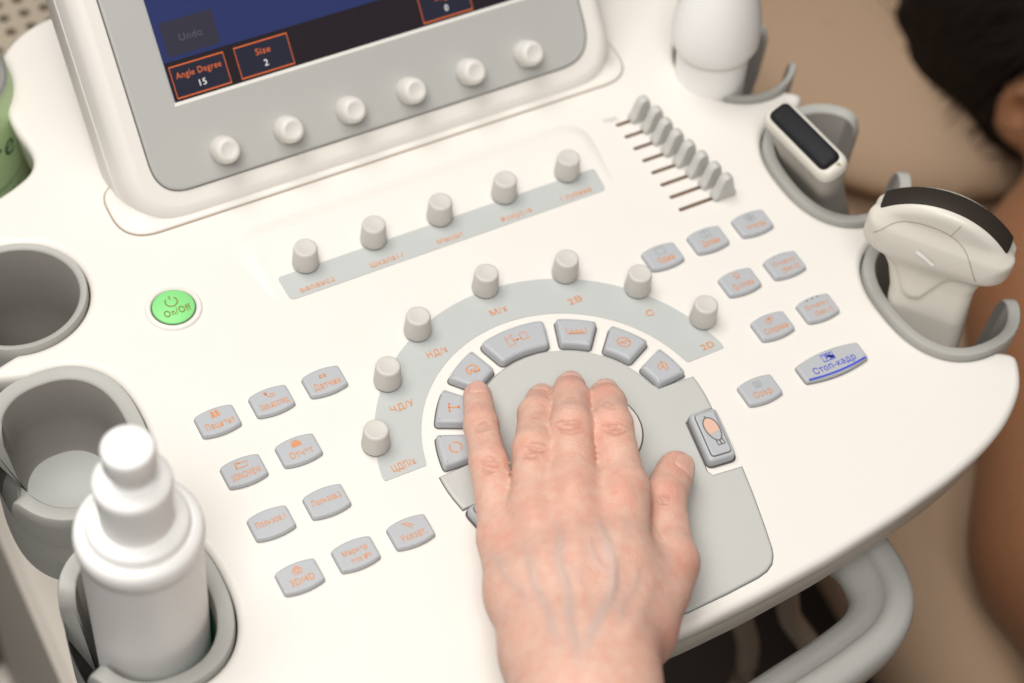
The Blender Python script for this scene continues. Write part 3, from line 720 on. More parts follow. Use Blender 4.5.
# knobs under the screen
skprof = [(0.0, 0.0113), (0.0030, 0.0114), (0.0038, 0.0118), (0.0046, 0.0117), (0.0056, 0.0107), (0.0062, 0.0086), (0.0066, 0.0050), (0.0066, 0.0010), (0.0062, 0.0)]
skm = None
for i in range(6):
    u = (-79.9 + 31.8 * i) * mm
    if skm is None: o = lathe('screen_knob', skprof, M['sknob'], None, seg=36, ang=55); skm = o.data
    else: o = link('screen_knob', skm)
    o.matrix_world = SM @ Matrix.Translation((u, 0.0255, 0.0012)); par(o, con)

# handle bar under the front edge
hz = -0.062
hp_ = [P(760, 520, hz), P(835, 540, hz), P(862, 562, hz), P(880, 598, hz), P(872, 630, hz), P(838, 660, hz), P(790, 692, hz)]
pth = spline([tuple(q) for q in hp_[1:]], 10)
e_ = Vector(pth[-1]) - Vector(pth[-2]); e_.normalize()
pth += [tuple(Vector(pth[-1]) + e_ * 0.01 * k) for k in range(1, 14)]
st = Vector(pth[0]); pth = [tuple(st + Vector((0.004 * k, 0.020 * k, 0.010 * k))) for k in (4, 3, 2, 1)] + [tuple(q) for q in pth]
hprof = [(.0145, -.006), (.0150, .004), (.0136, .0095), (.0105, .0120), (.0050, .0124), (.0016, .0117), (-.0002, .0090), (-.0018, .0064), (-.0060, .0054), (-.0110, .0040), (-.0140, .0010), (-.0148, -.004), (-.0120, -.010), (0, -.012), (.0110, -.010)]
HPROF = [(-a * .95, b * .95) for a, b in hprof][::-1]
tube('handle', pth, 0.015, M['handle'], con, prof=HPROF)

# lower body of the machine
slab('column', rpoly([(-0.13, 0.03), (0.13, 0.03), (0.13, 0.29), (-0.13, 0.29)], 0.03, 8), [(-0.0350, 0.004), (-0.039, 0.0), (-0.72, 0.0), (-0.74, 0.02)], M['shell'], con, bottom=True)
slab('lower_cabinet', rpoly([(-0.212, 0.02), (0.12, 0.02), (0.12, 0.40), (-0.212, 0.40)], 0.02, 6), [(-0.300, 0.006), (-0.306, 0.0), (-0.725, 0.0)], M['shell'], con)
slab('base', rpoly([(-0.24, -0.12), (0.24, -0.12), (0.24, 0.42), (-0.24, 0.42)], 0.06, 8), [(-0.73, 0.012), (-0.74, 0.0), (-0.83, 0.0), (-0.835, 0.01)], M['shell'], con, bottom=True)
for wx in (-0.19, 0.19):
    for wy in (-0.07, 0.37):
        o = lathe('caster', [(0.0, 0.016), (0.024, 0.016), (0.030, 0.010), (0.030, -0.010), (0.024, -0.016), (0.0, -0.016)], M['gap'], None, (wx, wy, FLOOR + 0.030), 28, (0, math.pi / 2, 0)); par(o, con)
# fin under the left cups
slab('side_rail', [(-0.203, 0.035), (-0.198, 0.035), (-0.198, 0.075), (-0.203, 0.075)], [(-0.060, 0), (-0.15, 0.0)], M['shell'], con, bottom=True)

# ------------------------------------------------------------------ pump bottle
BX, BY = -0.1962, -0.0040
pbt = empty('pump_bottle', (BX, BY, -0.066), 'white plastic pump bottle standing in the front left cup holder', 'bottle')
lathe('bottle_body', [(0.0, -0.066), (0.0205, -0.066), (0.0225, -0.063), (0.0230, -0.05), (0.0231, 0.0), (0.0233, 0.052), (0.0236, 0.0555), (0.0243, 0.0575), (0.0245, 0.0605), (0.0241, 0.0635), (0.0228, 0.0655), (0.0205, 0.0662), (0.0200, 0.0658), (0.0196, 0.0664), (0.0193, 0.0690), (0.0184, 0.0702), (0.0160, 0.0708), (0.0, 0.0708)], M['white'], pbt, (BX, BY, 0), 72, ang=50)
lathe('collar', [(0.0136, 0.0704), (0.0136, 0.0760), (0.0141, 0.0860), (0.0147, 0.0935), (0.0145, 0.0955), (0.0138, 0.0968), (0.0110, 0.0978), (0.0078, 0.0984), (0.0, 0.0984)], M['white'], pbt, (BX, BY, 0), 64, ang=45)
lathe('pump_head', [(0.0072, 0.0980), (0.0074, 0.1040), (0.0090, 0.1050), (0.0097, 0.1066), (0.0098, 0.1150), (0.0095, 0.1166), (0.0086, 0.1175), (0.0060, 0.1178), (0.0024, 0.1177), (0.0014, 0.1174), (0.0012, 0.1160), (0.0, 0.1160)], M['white'], pbt, (BX, BY, 0), 56, ang=60)

# gel bottle, back right
GBX, GBY = 0.1770, 0.1650
KG = 0.87
gb = empty('gel_bottle', (GBX, GBY, -0.07), 'white squeeze bottle with rounded shoulders in the back right cup holder', 'bottle')
lathe('bottle_body', [(r * KG, z - (0.004 if z > 0.01 else 0)) for r, z in [(0.0, -0.07), (0.019, -0.07), (0.0200, -0.066), (0.0205, 0.0), (0.0208, 0.020), (0.0210, 0.0255), (0.0204, 0.0262), (0.0206, 0.0268), (0.0236, 0.0276), (0.0252, 0.0305), (0.0256, 0.036), (0.0250, 0.043), (0.0235, 0.051), (0.0212, 0.059), (0.0180, 0.068), (0.0135, 0.077), (0.0085, 0.084), (0.008, 0.088), (0.0, 0.088)]], M['white'], gb, (GBX, GBY, 0), 56, ang=60)
lathe('nozzle', [(r * KG, z - (0.004 if z > 0.01 else 0)) for r, z in [(0.0078, 0.088), (0.0078, 0.100), (0.004, 0.118), (0.0, 0.119)]], M['white'], gb, (GBX, GBY, 0), 32)

gb.rotation_euler = (0.0, -0.075, 0.0)
# green can, back left
CX_, CY_ = -0.1860, 0.3050
can = empty('drinks_can', (CX_, CY_, -0.150), 'pale green printed can in the notch at the back left of the console', 'can')
lathe('can_body', [(0.0, -0.15), (0.034, -0.15), (0.0400, -0.143), (0.0400, -0.002), (0.0370, 0.008)], M['can'], can, (CX_, CY_, 0), 56, ang=40)
lathe('can_lid', [(0.0370, 0.008), (0.0376, 0.0105), (0.0364, 0.0110), (0.0355, 0.005), (0.0, 0.005)], M['canmetal'], can, (CX_, CY_, 0), 48)
slab('can_tray', rpoly([(CX_ - .04, CY_ - .06), (CX_ + .06, CY_ - .06), (CX_ + .06, CY_ + .04), (CX_ - .04, CY_ + .04)], .015, 5), [(-0.1505, .001), (-0.152, 0), (-0.158, 0)], M['shell'], con, bottom=True)
def wrap_text(s, size, a0, z, m, wd=None):
    me = text_me(s, size, m, 0.0, wd).copy()
    for v in me.vertices:
        a = a0 + v.co.x / 0.0402; zz = z + v.co.y; v.co = (0.0402 * math.cos(a), 0.0402 * math.sin(a), zz)
    o = link('legend', me, None, (CX_, CY_, 0)); par(o, can)
aa = math.radians(-42)
for i, s in enumerate(('natural extract with', 'vitamins and minerals', 'best before see base', 'green tea drink')): wrap_text(s, 0.0045, aa, -0.058 + 0.0058 * (3 - i), M['cantext'])
wrap_text('G', 0.028, aa + .36, -0.018, M['cantext']); wrap_text('re', 0.020, aa - .22, -0.018, M['cantext'])

# ------------------------------------------------------------------ probes
# linear probe
lc = Vector((0.1704, 0.0864, 0.030)); axd = (lc - Vector((0.2060, 0.0880, -0.060))).normalized()
wy_ = Vector((0.10, -0.99, 0)); wy_ = (wy_ - axd * wy_.dot(axd)).normalized(); tx_ = wy_.cross(axd)
LM = Matrix(((wy_.x, tx_.x, axd.x, lc.x), (wy_.y, tx_.y, axd.y, lc.y), (wy_.z, tx_.z, axd.z, lc.z), (0, 0, 0, 1)))
lp = empty('linear_probe', tuple(lc - axd * 0.092), 'ivory linear ultrasound probe with flat black rectangular lens in middle right holder', 'probe')
def rrect(hx, hy, r, n=7): return rpoly([(-hx, -hy), (hx, -hy), (hx, hy), (-hx, hy)], r, n)
def loft(secs, m, name, parent, Mx, cap=True, ang=50):
    V = []; F = []; n = len(secs[0][0])
    for o2, z in secs: V += [Mx @ Vector((x, y, z)) for x, y in o2]
    for k in range(len(secs) - 1):
        F += [(k * n + i, (k + 1) * n + i, (k + 1) * n + (i + 1) % n, k * n + (i + 1) % n) for i in range(n)]
    F.append(tuple(range(n))); F.append(tuple(range((len(secs) - 1) * n, len(secs) * n))[::-1])
    return sharp(mk(name, V, F, m, parent), ang)
loft([(rrect(.0222, .0060, .0045), 0.0), (rrect(.0240, .0074, .0058), -.0006), (rrect(.0250, .0083, .0066), -.0028), (rrect(.0252, .0085, .0070), -.0055), (rrect(.0249, .0083, .0070), -.0061)], M['probe'], 'probe_head', lp, LM, ang=60)
loft([(rrect(.0247, .0081, .0070), -.0062), (rrect(.0230, .0076, .0068), -.013), (rrect(.0198, .0074, .0066), -.026), (rrect(.0165, .0098, .008), -.050), (rrect(.0160, .0105, .0085), -.082), (rrect(.009, .007, .006), -.092)], M['probegrip'], 'probe_body', lp, LM, ang=60)
loft([(rrect(.0180, .0040, .0028), .0031), (rrect(.0203, .0052, .0034), .0026), (rrect(.0210, .0057, .0036), .0012), (rrect(.0211, .0058, .0036), -.0004)], M['lens'], 'lens', lp, LM, ang=60)
o = icon([ln((-.8, -1), (-.8, 1), (.8, 1)), ln((-.8, 0), (.5, 0))], M['olive'], None, (0, 0, 0), wd=0.0005)
o.matrix_world = LM @ Matrix.Translation((0.0230, -0.002, 0.0001)) @ Matrix.Rotation(1.57, 4, 'Z'); par(o, lp)

# convex probe: head plate outlined in its own plane, rounded across its thickness
cc_ = P(954, 203, 0.064); cw = Vector((0.62, -0.785, 0)).normalized(); ca = Vector((0.02, 0.02, 1.0)).normalized(); cw = (cw - ca * cw.dot(ca)).normalized(); ct = cw.cross(ca)
CM = Matrix(((cw.x, ca.x, ct.x, cc_.x), (cw.y, ca.y, ct.y, cc_.y), (cw.z, ca.z, ct.z, cc_.z), (0, 0, 0, 1)))
cp = empty('convex_probe', tuple(CM @ Vector((0, -0.110, 0))), 'ivory convex ultrasound probe with curved dark lens in the front right holder', 'probe')
def smax_(a, b, k): return -smin(-a, -b, k)
def face_sd(X, Y):
    """2-D outline of the convex probe: fan head, waist and grip"""
    # head: big disc, cut below
    R1 = 0.0405; d = np.hypot(X, Y + 0.0405) - R1
    d = smax_(d, np.abs(X) - 0.0308, 0.004)
    low = -(Y + 0.0315 - 0.06 * X)
    hd_ = smax_(d, low, 0.007)
    gw = np.interp(-Y, [0.018, 0.030, 0.037, 0.046, 0.060, 0.085, 0.112], [0.027, 0.0245, 0.0210, 0.0184, 0.0178, 0.0180, 0.0140])
    xs_ = X - 0.0030 - 0.09 * np.clip(-Y - 0.03, 0, 1)
    gl_ = np.interp(-Y, [0.018, 0.030, 0.037, 0.046, 0.056, 0.085, 0.112], [0.031, 0.0305, 0.0265, 0.0222, 0.0195, 0.0182, 0.0140])
    gp = np.maximum(np.maximum(xs_ - gw, -xs_ - gl_), np.maximum(Y + 0.02, -(Y + 0.112)))
    return hd_, gp
def conv_sdf(Xg):
    q = Xg; X, Y, Z = q[..., 0], q[..., 1], q[..., 2]
    hd_, gp = face_sd(X, Y)
    th1 = 0.0098 - 0.0016 * np.clip((np.abs(X) / 0.03) ** 2, 0, 1) - 0.0006 * np.clip((Y + .028) / .028, 0, 1)
    def ex(d2, th, r):
        a = np.maximum(d2 + r, 0); b = np.maximum(np.abs(Z) - th + r, 0)
        return np.hypot(a, b) + np.minimum(np.maximum(d2 + r, np.abs(Z) - th + r), 0) - r
    a = ex(hd_, th1, 0.0045)
    thg = np.interp(-Y, [0.02, 0.034, 0.046, 0.062, 0.085, 0.112], [0.0088, 0.0076, 0.0084, 0.0108, 0.0115, 0.009])
    b = ex(gp, thg, 0.0062)
    # V-shaped thumb ridge on the grip
    d = smin(a, b, 0.011)
    yb = np.interp(np.abs(X + 0.003), [0.0, 0.004, 0.011, 0.015, 0.03], [-0.0555, -0.0535, -0.0405, -0.0350, -0.0325])
    st_ = np.clip((Y - yb) / 0.0035 + 0.5, 0, 1); st_ = st_ * st_ * (3 - 2 * st_)
    d = d - 0.0016 * st_ * np.clip((Y + .012) / -.006, 0, 1) * np.clip(Z / 0.004, 0, 1)
    return d
V, F = nets((-0.034, -0.116, -0.014), (0.034, 0.004, 0.014), 0.0009, conv_sdf); V = relax(V, F, 2)
Vw = [CM @ Vector(v) for v in V]
ctr = V[F].mean(1)
o = mk('probe_body', Vw, F.tolist(), M['probe'], cp)
# groove lines of the head shell as thin inlays following the surface
def surf_z(x, y):
    z = np.linspace(0.014, 0.004, 60); X = np.stack([np.full(60, x), np.full(60, y), z], -1); f = conv_sdf(X); k = np.argmax(f < 0)
    return float(z[k]) if f[k] < 0 else 0.008
def inlay(name, pts2, wd, m, lift=0.0003):
    pts = spline([(*q, 0) for q in pts2], 8); V = []; F = []
    for i, p in enumerate(pts):
        a = pts[max(i - 1, 0)]; b = pts[min(i + 1, len(pts) - 1)]; t = (b - a); t /= np.linalg.norm(t) + 1e-12
        for sgn in (1, -1):
            x, y = p[0] - t[1] * wd / 2 * sgn, p[1] + t[0] * wd / 2 * sgn
            V.append(CM @ Vector((x, y, surf_z(x, y) + lift)))
    for i in range(len(pts) - 1): F.append((2 * i, 2 * i + 1, 2 * i + 3, 2 * i + 2))
    mk(name, V, F, m, cp, smooth=False)
MX['groove'] = mat('probe_groove', (0.36, 0.31, 0.25), 0.7)
inlay('shell_line', [(-0.0285, -0.0225), (-0.020, -0.0135), (-0.008, -0.0095), (0.004, -0.0105), (0.014, -0.0165), (0.0215, -0.0285)], 0.00035, MX['groove'])
inlay('shell_line', [(0.004, -0.0105), (0.0065, -0.0030)], 0.0003, MX['groove'])
inlay('grip_bar', [(-0.0075, -0.0225), (-0.003, -0.0245), (0.0015, -0.0270)], 0.0017, M['white'], 0.0007)
# lens: band over the curved top
def lens_band():
    V = []; F = []; n = 30; R1 = 0.0409; prof = [(-0.0056, -0.0018), (-0.0055, 0.0000), (-0.0047, 0.0004), (0.0, 0.0007), (0.0047, 0.0004), (0.0055, 0.0000), (0.0056, -0.0018)]
    a0, a1 = math.radians(90 + 46), math.radians(90 - 46)
    for k in range(n + 1):
        a = a0 + (a1 - a0) * k / n
        for zz, dr in prof: V.append(CM @ Vector(((R1 + dr) * math.cos(a), -0.0405 + (R1 + dr) * math.sin(a), zz)))
    L = len(prof)
    for k in range(n):
        F += [(k * L + i, k * L + i + 1, (k + 1) * L + i + 1, (k + 1) * L + i) for i in range(L - 1)]
    F.append(tuple(range(L))); F.append(tuple(range(n * L, n * L + L))[::-1])
    o = mk('lens', V, F, M['clens'], cp)
    bm = bmesh.new(); bm.from_mesh(o.data); bmesh.ops.recalc_face_normals(bm, faces=bm.faces); bm.to_mesh(o.data); bm.free(); sharp(o, 50)
lens_band()

# cables hanging below the deck
def cable(pts, r, label):
    o = tube('probe_cable', spline(pts, 10), r, M['cable'], None, 10); tag(o, label, 'cable', 'cables below the console'); return o
cable([(0.197, 0.000, -0.068), (0.190, -0.02, -0.12), tuple(P(800, 560, -.15)), tuple(P(788, 610, -.22)), tuple(P(806, 690, -.32)), (0.15, -0.01, -0.6), (0.16, 0.0, FLOOR + 0.007)], 0.0065, 'beige cable behind the grey handle, nearest to the handle bend')
cable([(0.198, 0.088, -0.085), (0.19, 0.03, -0.14), tuple(P(770, 560, -.17)), tuple(P(738, 600, -.22)), tuple(P(736, 690, -.34)), (0.09, 0.0, -0.6), (0.09, 0.01, FLOOR + 0.007)], 0.0065, 'beige cable hanging under the console front edge, nearest to the hand')

# ------------------------------------------------------------------ the hand
def J(px, py, z): return np.array(P(px, py, z))
FING = {
 'little': [J(501, 538, .029), J(489, 463, .027), J(481, 425, .0205), J(477.5, 396, .0105)],
 'ring':   [J(533, 509, .036), J(533, 448, .035), J(536, 414, .0235), J(541, 400, .0095)],
 'middle': [J(573, 486, .038), J(571.5, 425, .037), J(571, 398, .0245), J(570, 388, .0095)],
 'index':  [J(623, 490, .036), J(612, 425, .0345), J(607.5, 404, .0235), J(605, 396, .0105)],
}
FR = {'little': (9.0, 7.9, 7.2, 6.5), 'ring': (9.7, 8.1, 7.5, 6.9), 'middle': (10.1, 8.45, 7.8, 7.2), 'index': (10.3, 8.5, 7.9, 7.3)}
TH_ = [J(634, 630, .032), J(669, 563, .027), J(663, 500, .0195), J(676, 470, .0115)]
TR = (14, 11.5, 9.6, 8.4)
CAR = {'little': J(544, 655, .040), 'ring': J(562, 662, .044), 'middle': J(585, 664, .046), 'index': J(608, 660, .045)}
WR = J(586, 700, .048); WL, WRR = J(563, 700, .046), J(613, 700, .046)
dirw = (WR - (FING['middle'][0] + FING['ring'][0]) / 2); dirw[2] *= 0.4; dirw /= np.linalg.norm(dirw)
palm = []; chains = []
for k, js in FING.items():
    r = [x * mm for x in FR[k]]
    pre = js[0] * .82 + CAR[k] * .18
    chains.append([(pre, js[0], r[0] * .95, r[0] * .96), (js[0], js[1], r[0] * .96, r[1]), (js[1], js[2], r[1], r[2]), (js[2], js[3], r[2], r[3])])
    mid = js[0] * .5 + CAR[k] * .5
    palm += [(js[0], mid, r[0], 0.0120, 0.005), (mid, CAR[k], 0.0120, 0.0135, 0.010)]
fl_ = ['little', 'ring', 'middle', 'index']
chains.append([(TH_[1] * .9 + TH_[0] * .1, TH_[1], .0112, .0112), (TH_[1], TH_[2], .0112, .0092), (TH_[2], TH_[3], .0095, .0083)])
palm += [(TH_[0], TH_[1], .0130, .0112, .008), (TH_[0], CAR['index'], .0135, .0140, .012), (TH_[1] * .60 + TH_[0] * .40, FING['index'][0] * .55 + CAR['index'] * .45, .0085, .0095, .012)]
palm += [(CAR['index'], WRR, .0135, .0135, .012), (CAR['little'], WL, .0135, .0135, .012), (CAR['middle'], WR, .0145, .0155, .012)]
for s_ in (WL, WRR, WR): palm.append((s_, s_ + dirw * 0.16, .0142, .021, .014))
bones = palm + [b_ for c_ in chains for b_ in c_]
def hand_sdf(X):
    sh = X.shape; Xf = X.reshape(-1, 3); d = np.full(len(Xf), 1.0, np.float32)
    def add(d, a, b, r1, r2, k):
        lo = np.minimum(a, b) - max(r1, r2) - 0.022; hi = np.maximum(a, b) + max(r1, r2) + 0.022
        m = ((Xf > lo) & (Xf < hi)).all(1); c = sd_cone(Xf[m], a, b, r1, r2); d[m] = smin(d[m], c.astype(np.float32), k)
    for a, b, r1, r2, k in palm: add(d, a, b, r1, r2, k)
    out_ = d.copy()
    for ch in chains:
        f = np.full(len(Xf), 1.0, np.float32)
        for a, b, r1, r2 in ch: add(f, a, b, r1, r2, 0.0028)
        out_ = smin(out_, smin(d, f, 0.0042), 0.0013)
    return out_.reshape(sh[:-1])
pts_ = np.array([b[i] for b in bones for i in (0, 1)])
lo = pts_.min(0) - 0.026; hi = pts_.max(0) + 0.026
V, F = nets(lo, hi, 0.0013, hand_sdf); V = relax(V, F, 3)
# refine once
me = bpy.data.meshes.new('hand'); me.from_pydata([tuple(v) for v in V], [], F.tolist())
ho = bpy.data.objects.new('tmp_hand', me); C.objects.link(ho); sd = ho.modifiers.new('s', 'SUBSURF'); sd.levels = 1; sd.render_levels = 1
me2 = bpy.data.meshes.new_from_object(ho.evaluated_get(bpy.context.evaluated_depsgraph_get())); bpy.data.objects.remove(ho)
nv = len(me2.vertices); V = np.zeros(nv * 3); me2.vertices.foreach_get('co', V); V = V.reshape(-1, 3)
N = np.zeros(nv * 3); me2.vertices.foreach_get('normal', N); N = N.reshape(-1, 3)
px = topx(V); facing = np.clip(-(N @ FWD), 0, 1) * 1.0; vis = facing > 0.05
def pdist(poly, fade=False):
    poly = np.array(poly, float); d = np.full(nv, 1e3); T = np.zeros(nv); n = len(poly) - 1
    for i, (a, b) in enumerate(zip(poly[:-1], poly[1:])):
        ab = b - a; t = np.clip(((px - a) @ ab) / (ab @ ab), 0, 1); q = np.linalg.norm(px - (a + t[:, None] * ab), axis=1)
        T = np.where(q < d, (i + t) / n, T); d = np.minimum(d, q)
    return (d, np.clip(np.minimum(T, 1 - T) * 4.5, 0, 1)) if fade else d
disp = np.zeros(nv); vein = np.zeros(nv); red = np.zeros(nv); crease = np.zeros(nv)
def spl2(q): return [tuple(x[:2]) for x in spline([(*a, 0) for a in q], 6)]
# tendons and veins on the back of the hand, laid along the lines seen there
TEND = [([(573, 500), (577, 560), (585, 640)], 8.0, .8), ([(534, 515), (548, 580), (570, 650)], 8, .6), ([(622, 505), (617, 545), (606, 620)], 8.0, .8), ([(507, 535), (530, 600), (560, 660)], 8, .45), ([(660, 560), (640, 610), (622, 650)], 9, .7)]
for q, s_, a in TEND:
    dd, fd = pdist(spl2(q), True); disp += a * mm * np.exp(-(dd / s_) ** 2) * vis * fd
VEIN = [([(553, 512), (560, 535), (559, 560), (568, 590), (570, 620), (576, 650), (580, 676)], 3.6, .9), ([(521, 536), (530, 560), (535, 585), (548, 610), (553, 632), (565, 655)], 3.6, .8), ([(596, 505), (599, 525), (609, 548), (613, 572), (611, 595), (598, 620), (588, 640), (580, 668)], 3.8, 1.0), ([(486, 548), (500, 562), (507, 578), (522, 592), (532, 612)], 3.2, .6), ([(590, 532), (592, 552), (601, 566), (613, 570)], 3.2, .6), ([(639, 560), (634, 585), (622, 606), (618, 632)], 3.4, .5), ([(559, 560), (574, 570), (580, 590)], 2.8, .4)]
for q, s_, a in VEIN:
    dd, fd = pdist(spl2(q), True)
    disp += a * mm * .50 * np.exp(-(dd / s_) ** 2) * vis * fd; vein = np.maximum(vein, a * np.exp(-(dd / (s_ * 1.7)) ** 2) * vis * fd)
# skin folds over the finger joints
def folds(cx, cy, rw, ang, n, sp, amp, bow):
    global disp, crease
    ca_, sa_ = math.cos(math.radians(ang)), math.sin(math.radians(ang))
    for k in range(n):
        o_ = (k - (n - 1) / 2) * sp * random.uniform(.8, 1.2); L = []; wv = rw * random.uniform(.45, 1.0); sh = rw * random.uniform(-.3, .3); ph = random.uniform(0, 6)
        for t in np.linspace(-1, 1, 11):
            x = t * wv + sh; y = o_ - bow * (o_ / (sp * n)) * 2 * (x / rw) ** 2 + .8 * math.sin(ph + 3 * t) + random.uniform(-.4, .4); L.append((cx + x * ca_ - y * sa_, cy + x * sa_ + y * ca_))
        dd, fd = pdist(L, True); g = np.exp(-(dd / 1.15) ** 2) * vis * fd; am = amp * random.uniform(.5, 1.1); disp -= am * mm * g; crease = np.maximum(crease, g * am / .5)
folds(572, 426, 17, 2, 6, 2.6, .46, 5); folds(533, 450, 15, -3, 7, 2.6, .46, 5); folds(612, 428, 17, 6, 6, 2.6, .46, 5)
folds(490, 465, 13, -6, 8, 2.8, .46, 6); folds(482, 427, 12, -4, 4, 2.6, .40, 3)
folds(571, 400, 12, 0, 3, 2.2, .28, 2); folds(537, 414, 11, 0, 3, 2.2, .28, 2); folds(607, 405, 11, 3, 3, 2.2, .28, 2)
folds(664, 499, 11, 30, 5, 2.8, .35, 3); folds(655, 532, 9, 60, 3, 3.2, .35, 2)
for (x, y, s, a) in ((573, 484, 13, 1.5), (533, 509, 12, 1.2), (622, 488, 13, 1.4), (502, 540, 11, 1.0)):
    g = np.exp(-(((px - (x, y)) ** 2).sum(1) / s ** 2)) * vis; disp += a * mm * g; red = np.maximum(red, .5 * np.exp(-(((px - (x, y)) ** 2).sum(1) / (s * 1.3) ** 2)))
for (x, y, s, a) in ((572, 426, 14, .6), (533, 449, 13, .6), (612, 427, 14, .6), (490, 465, 12, .6), (477, 386, 10, .8), (541, 388, 10, .9), (570, 377, 11, .9), (605, 385, 11, .9), (683, 462, 14, 1.1), (668, 490, 14, .8), (690, 565, 16, .8), (672, 640, 25, .8), (598, 515, 18, .45), (560, 535, 15, .4), (482, 410, 12, .5)):
    red = np.maximum(red, a * np.exp(-(((px - (x, y)) ** 2).sum(1) / s ** 2)))
V = V + N * disp[:, None]
me2.vertices.foreach_set('co', V.ravel())
for nm, arr in (('vein', vein), ('red', red), ('crease', crease)):
    at = me2.attributes.new(nm, 'FLOAT', 'POINT'); at.data.foreach_set('value', np.clip(arr, 0, 1.5).astype(np.float32))
me2.polygons.foreach_set('use_smooth', [True] * len(me2.polygons)); me2.update()
def skin(name, base, redc, veinc, creasec, bump=0.5):
    m = bpy.data.materials.new(name); m.use_nodes = True; nt = m.node_tree; b = nt.nodes['Principled BSDF']
    b.inputs['Roughness'].default_value = 0.5; b.inputs['Subsurface Weight'].default_value = 0.35; b.inputs['Subsurface Radius'].default_value = (1.0, 0.42, 0.25); b.inputs['Subsurface Scale'].default_value = 0.004
    b.inputs['Specular IOR Level'].default_value = 0.4
    tc = nt.nodes.new('ShaderNodeTexCoord')
    n1 = nt.nodes.new('ShaderNodeTexNoise'); n1.inputs['Scale'].default_value = 190; n1.inputs['Detail'].default_value = 5; nt.links.new(tc.outputs['Object'], n1.inputs['Vector'])
    n2 = nt.nodes.new('ShaderNodeTexNoise'); n2.inputs['Scale'].default_value = 420; n2.inputs['Detail'].default_value = 2; nt.links.new(tc.outputs['Object'], n2.inputs['Vector'])
    def mixc(fac, a, col):
        mx = nt.nodes.new('ShaderNodeMix'); mx.data_type = 'RGBA'; nt.links.new(fac, mx.inputs['Factor'])
        if isinstance(a, tuple): mx.inputs['A'].default_value = (*a, 1)
        else: nt.links.new(a, mx.inputs['A'])
        mx.inputs['B'].default_value = (*col, 1); return mx.outputs['Result']
    def mul(s, k, add=0.0):
        q = nt.nodes.new('ShaderNodeMath'); q.operation = 'MULTIPLY_ADD'; q.use_clamp = True; nt.links.new(s, q.inputs[0]); q.inputs[1].default_value = k; q.inputs[2].default_value = add; return q.outputs[0]
    def att(n):
        a = nt.nodes.new('ShaderNodeAttribute'); a.attribute_name = n; return a.outputs['Fac']
    c = mixc(mul(n1.outputs['Fac'], 1.7, -0.58), base, redc)
    c = mixc(mul(n2.outputs['Fac'], 0.5, -0.12), c, tuple(min(1, x * 1.12) for x in base))
    if veinc:
        c = mixc(mul(att('red'), 0.75), c, redc); c = mixc(mul(att('vein'), 0.75), c, veinc); c = mixc(mul(att('crease'), 0.55), c, creasec)
    nt.links.new(c, b.inputs['Base Color'])
    v = nt.nodes.new('ShaderNodeTexVoronoi'); v.inputs['Scale'].default_value = 900; nt.links.new(tc.outputs['Object'], v.inputs['Vector'])
    bp = nt.nodes.new('ShaderNodeBump'); bp.inputs['Strength'].default_value = bump; bp.inputs['Distance'].default_value = 0.0003; nt.links.new(v.outputs['Distance'], bp.inputs['Height']); nt.links.new(bp.outputs['Normal'], b.inputs['Normal'])
    return m
me2.materials.clear(); me2.materials.append(skin('hand_skin', (0.70, 0.465, 0.37), (0.67, 0.30, 0.225), (0.52, 0.41, 0.37), (0.40, 0.17, 0.115)))
hand = link('hand', me2); tag(hand, 'bare left hand resting palm down on the trackball, thumb spread to the right', 'hand')
# nails
def nail(js, r_tip, r_prev, wdeg, length, hint=None, back=0.004):
    a, b = Vector(js[2]), Vector(js[3]); d = (b - a).normalized(); hint = Vector(hint or (0, 0, 1))
    lat = d.cross(hint).normalized(); dor = lat.cross(d).normalized(); V = []; F = []; nu, nv_ = 12, 12
    end = b + d * (r_tip * 0.25)
    for i in range(nu + 1):
        t = i / nu
        for j in range(nv_ + 1):
            s = -1 + 2 * j / nv_
            ws = math.sqrt(max(0, 1 - max(0, (abs(t - .5) * 2 - .35) / .65) ** 2.4)) if True else 1
            ang = math.radians(wdeg) * s * max(0.28, ws)
            pos_ = end - d * (length * (1 - t))
            s_ax = (pos_ - b).dot(d)
            L_ = (b - a).length; rr = r_tip + (r_prev - r_tip) * min(1, max(0, -s_ax / L_))
            if s_ax > 0: rr = math.sqrt(max(1e-8, r_tip ** 2 - s_ax ** 2)) * .55 + r_tip * .45
            base = b + d * s_ax
            e_ = max(abs(s), 1 - 4 * t * (1 - t) * 1.2); lift = 0.00042 - 0.0012 * max(0, abs(s)) ** 5 - 0.0014 * (max(0, 1 - t * 4)) ** 2
            V.append(base + (dor * math.cos(ang) + lat * math.sin(ang)) * (rr + lift))
    for i in range(nu):
        for j in range(nv_): q = i * (nv_ + 1) + j; F.append((q, q + 1, q + nv_ + 2, q + nv_ + 1))
    o = mk('fingernail', V, F, M['nail'], hand)
    bm = bmesh.new(); bm.from_mesh(o.data); bmesh.ops.recalc_face_normals(bm, faces=bm.faces); bm.to_mesh(o.data); bm.free()
for k in fl_: nail(FING[k], FR[k][3] * mm, FR[k][2] * mm, 48, 0.0105)
nail(TH_, TR[3] * mm, TR[2] * mm, 44, 0.0125, hint=(0.80, 0.10, 0.60))

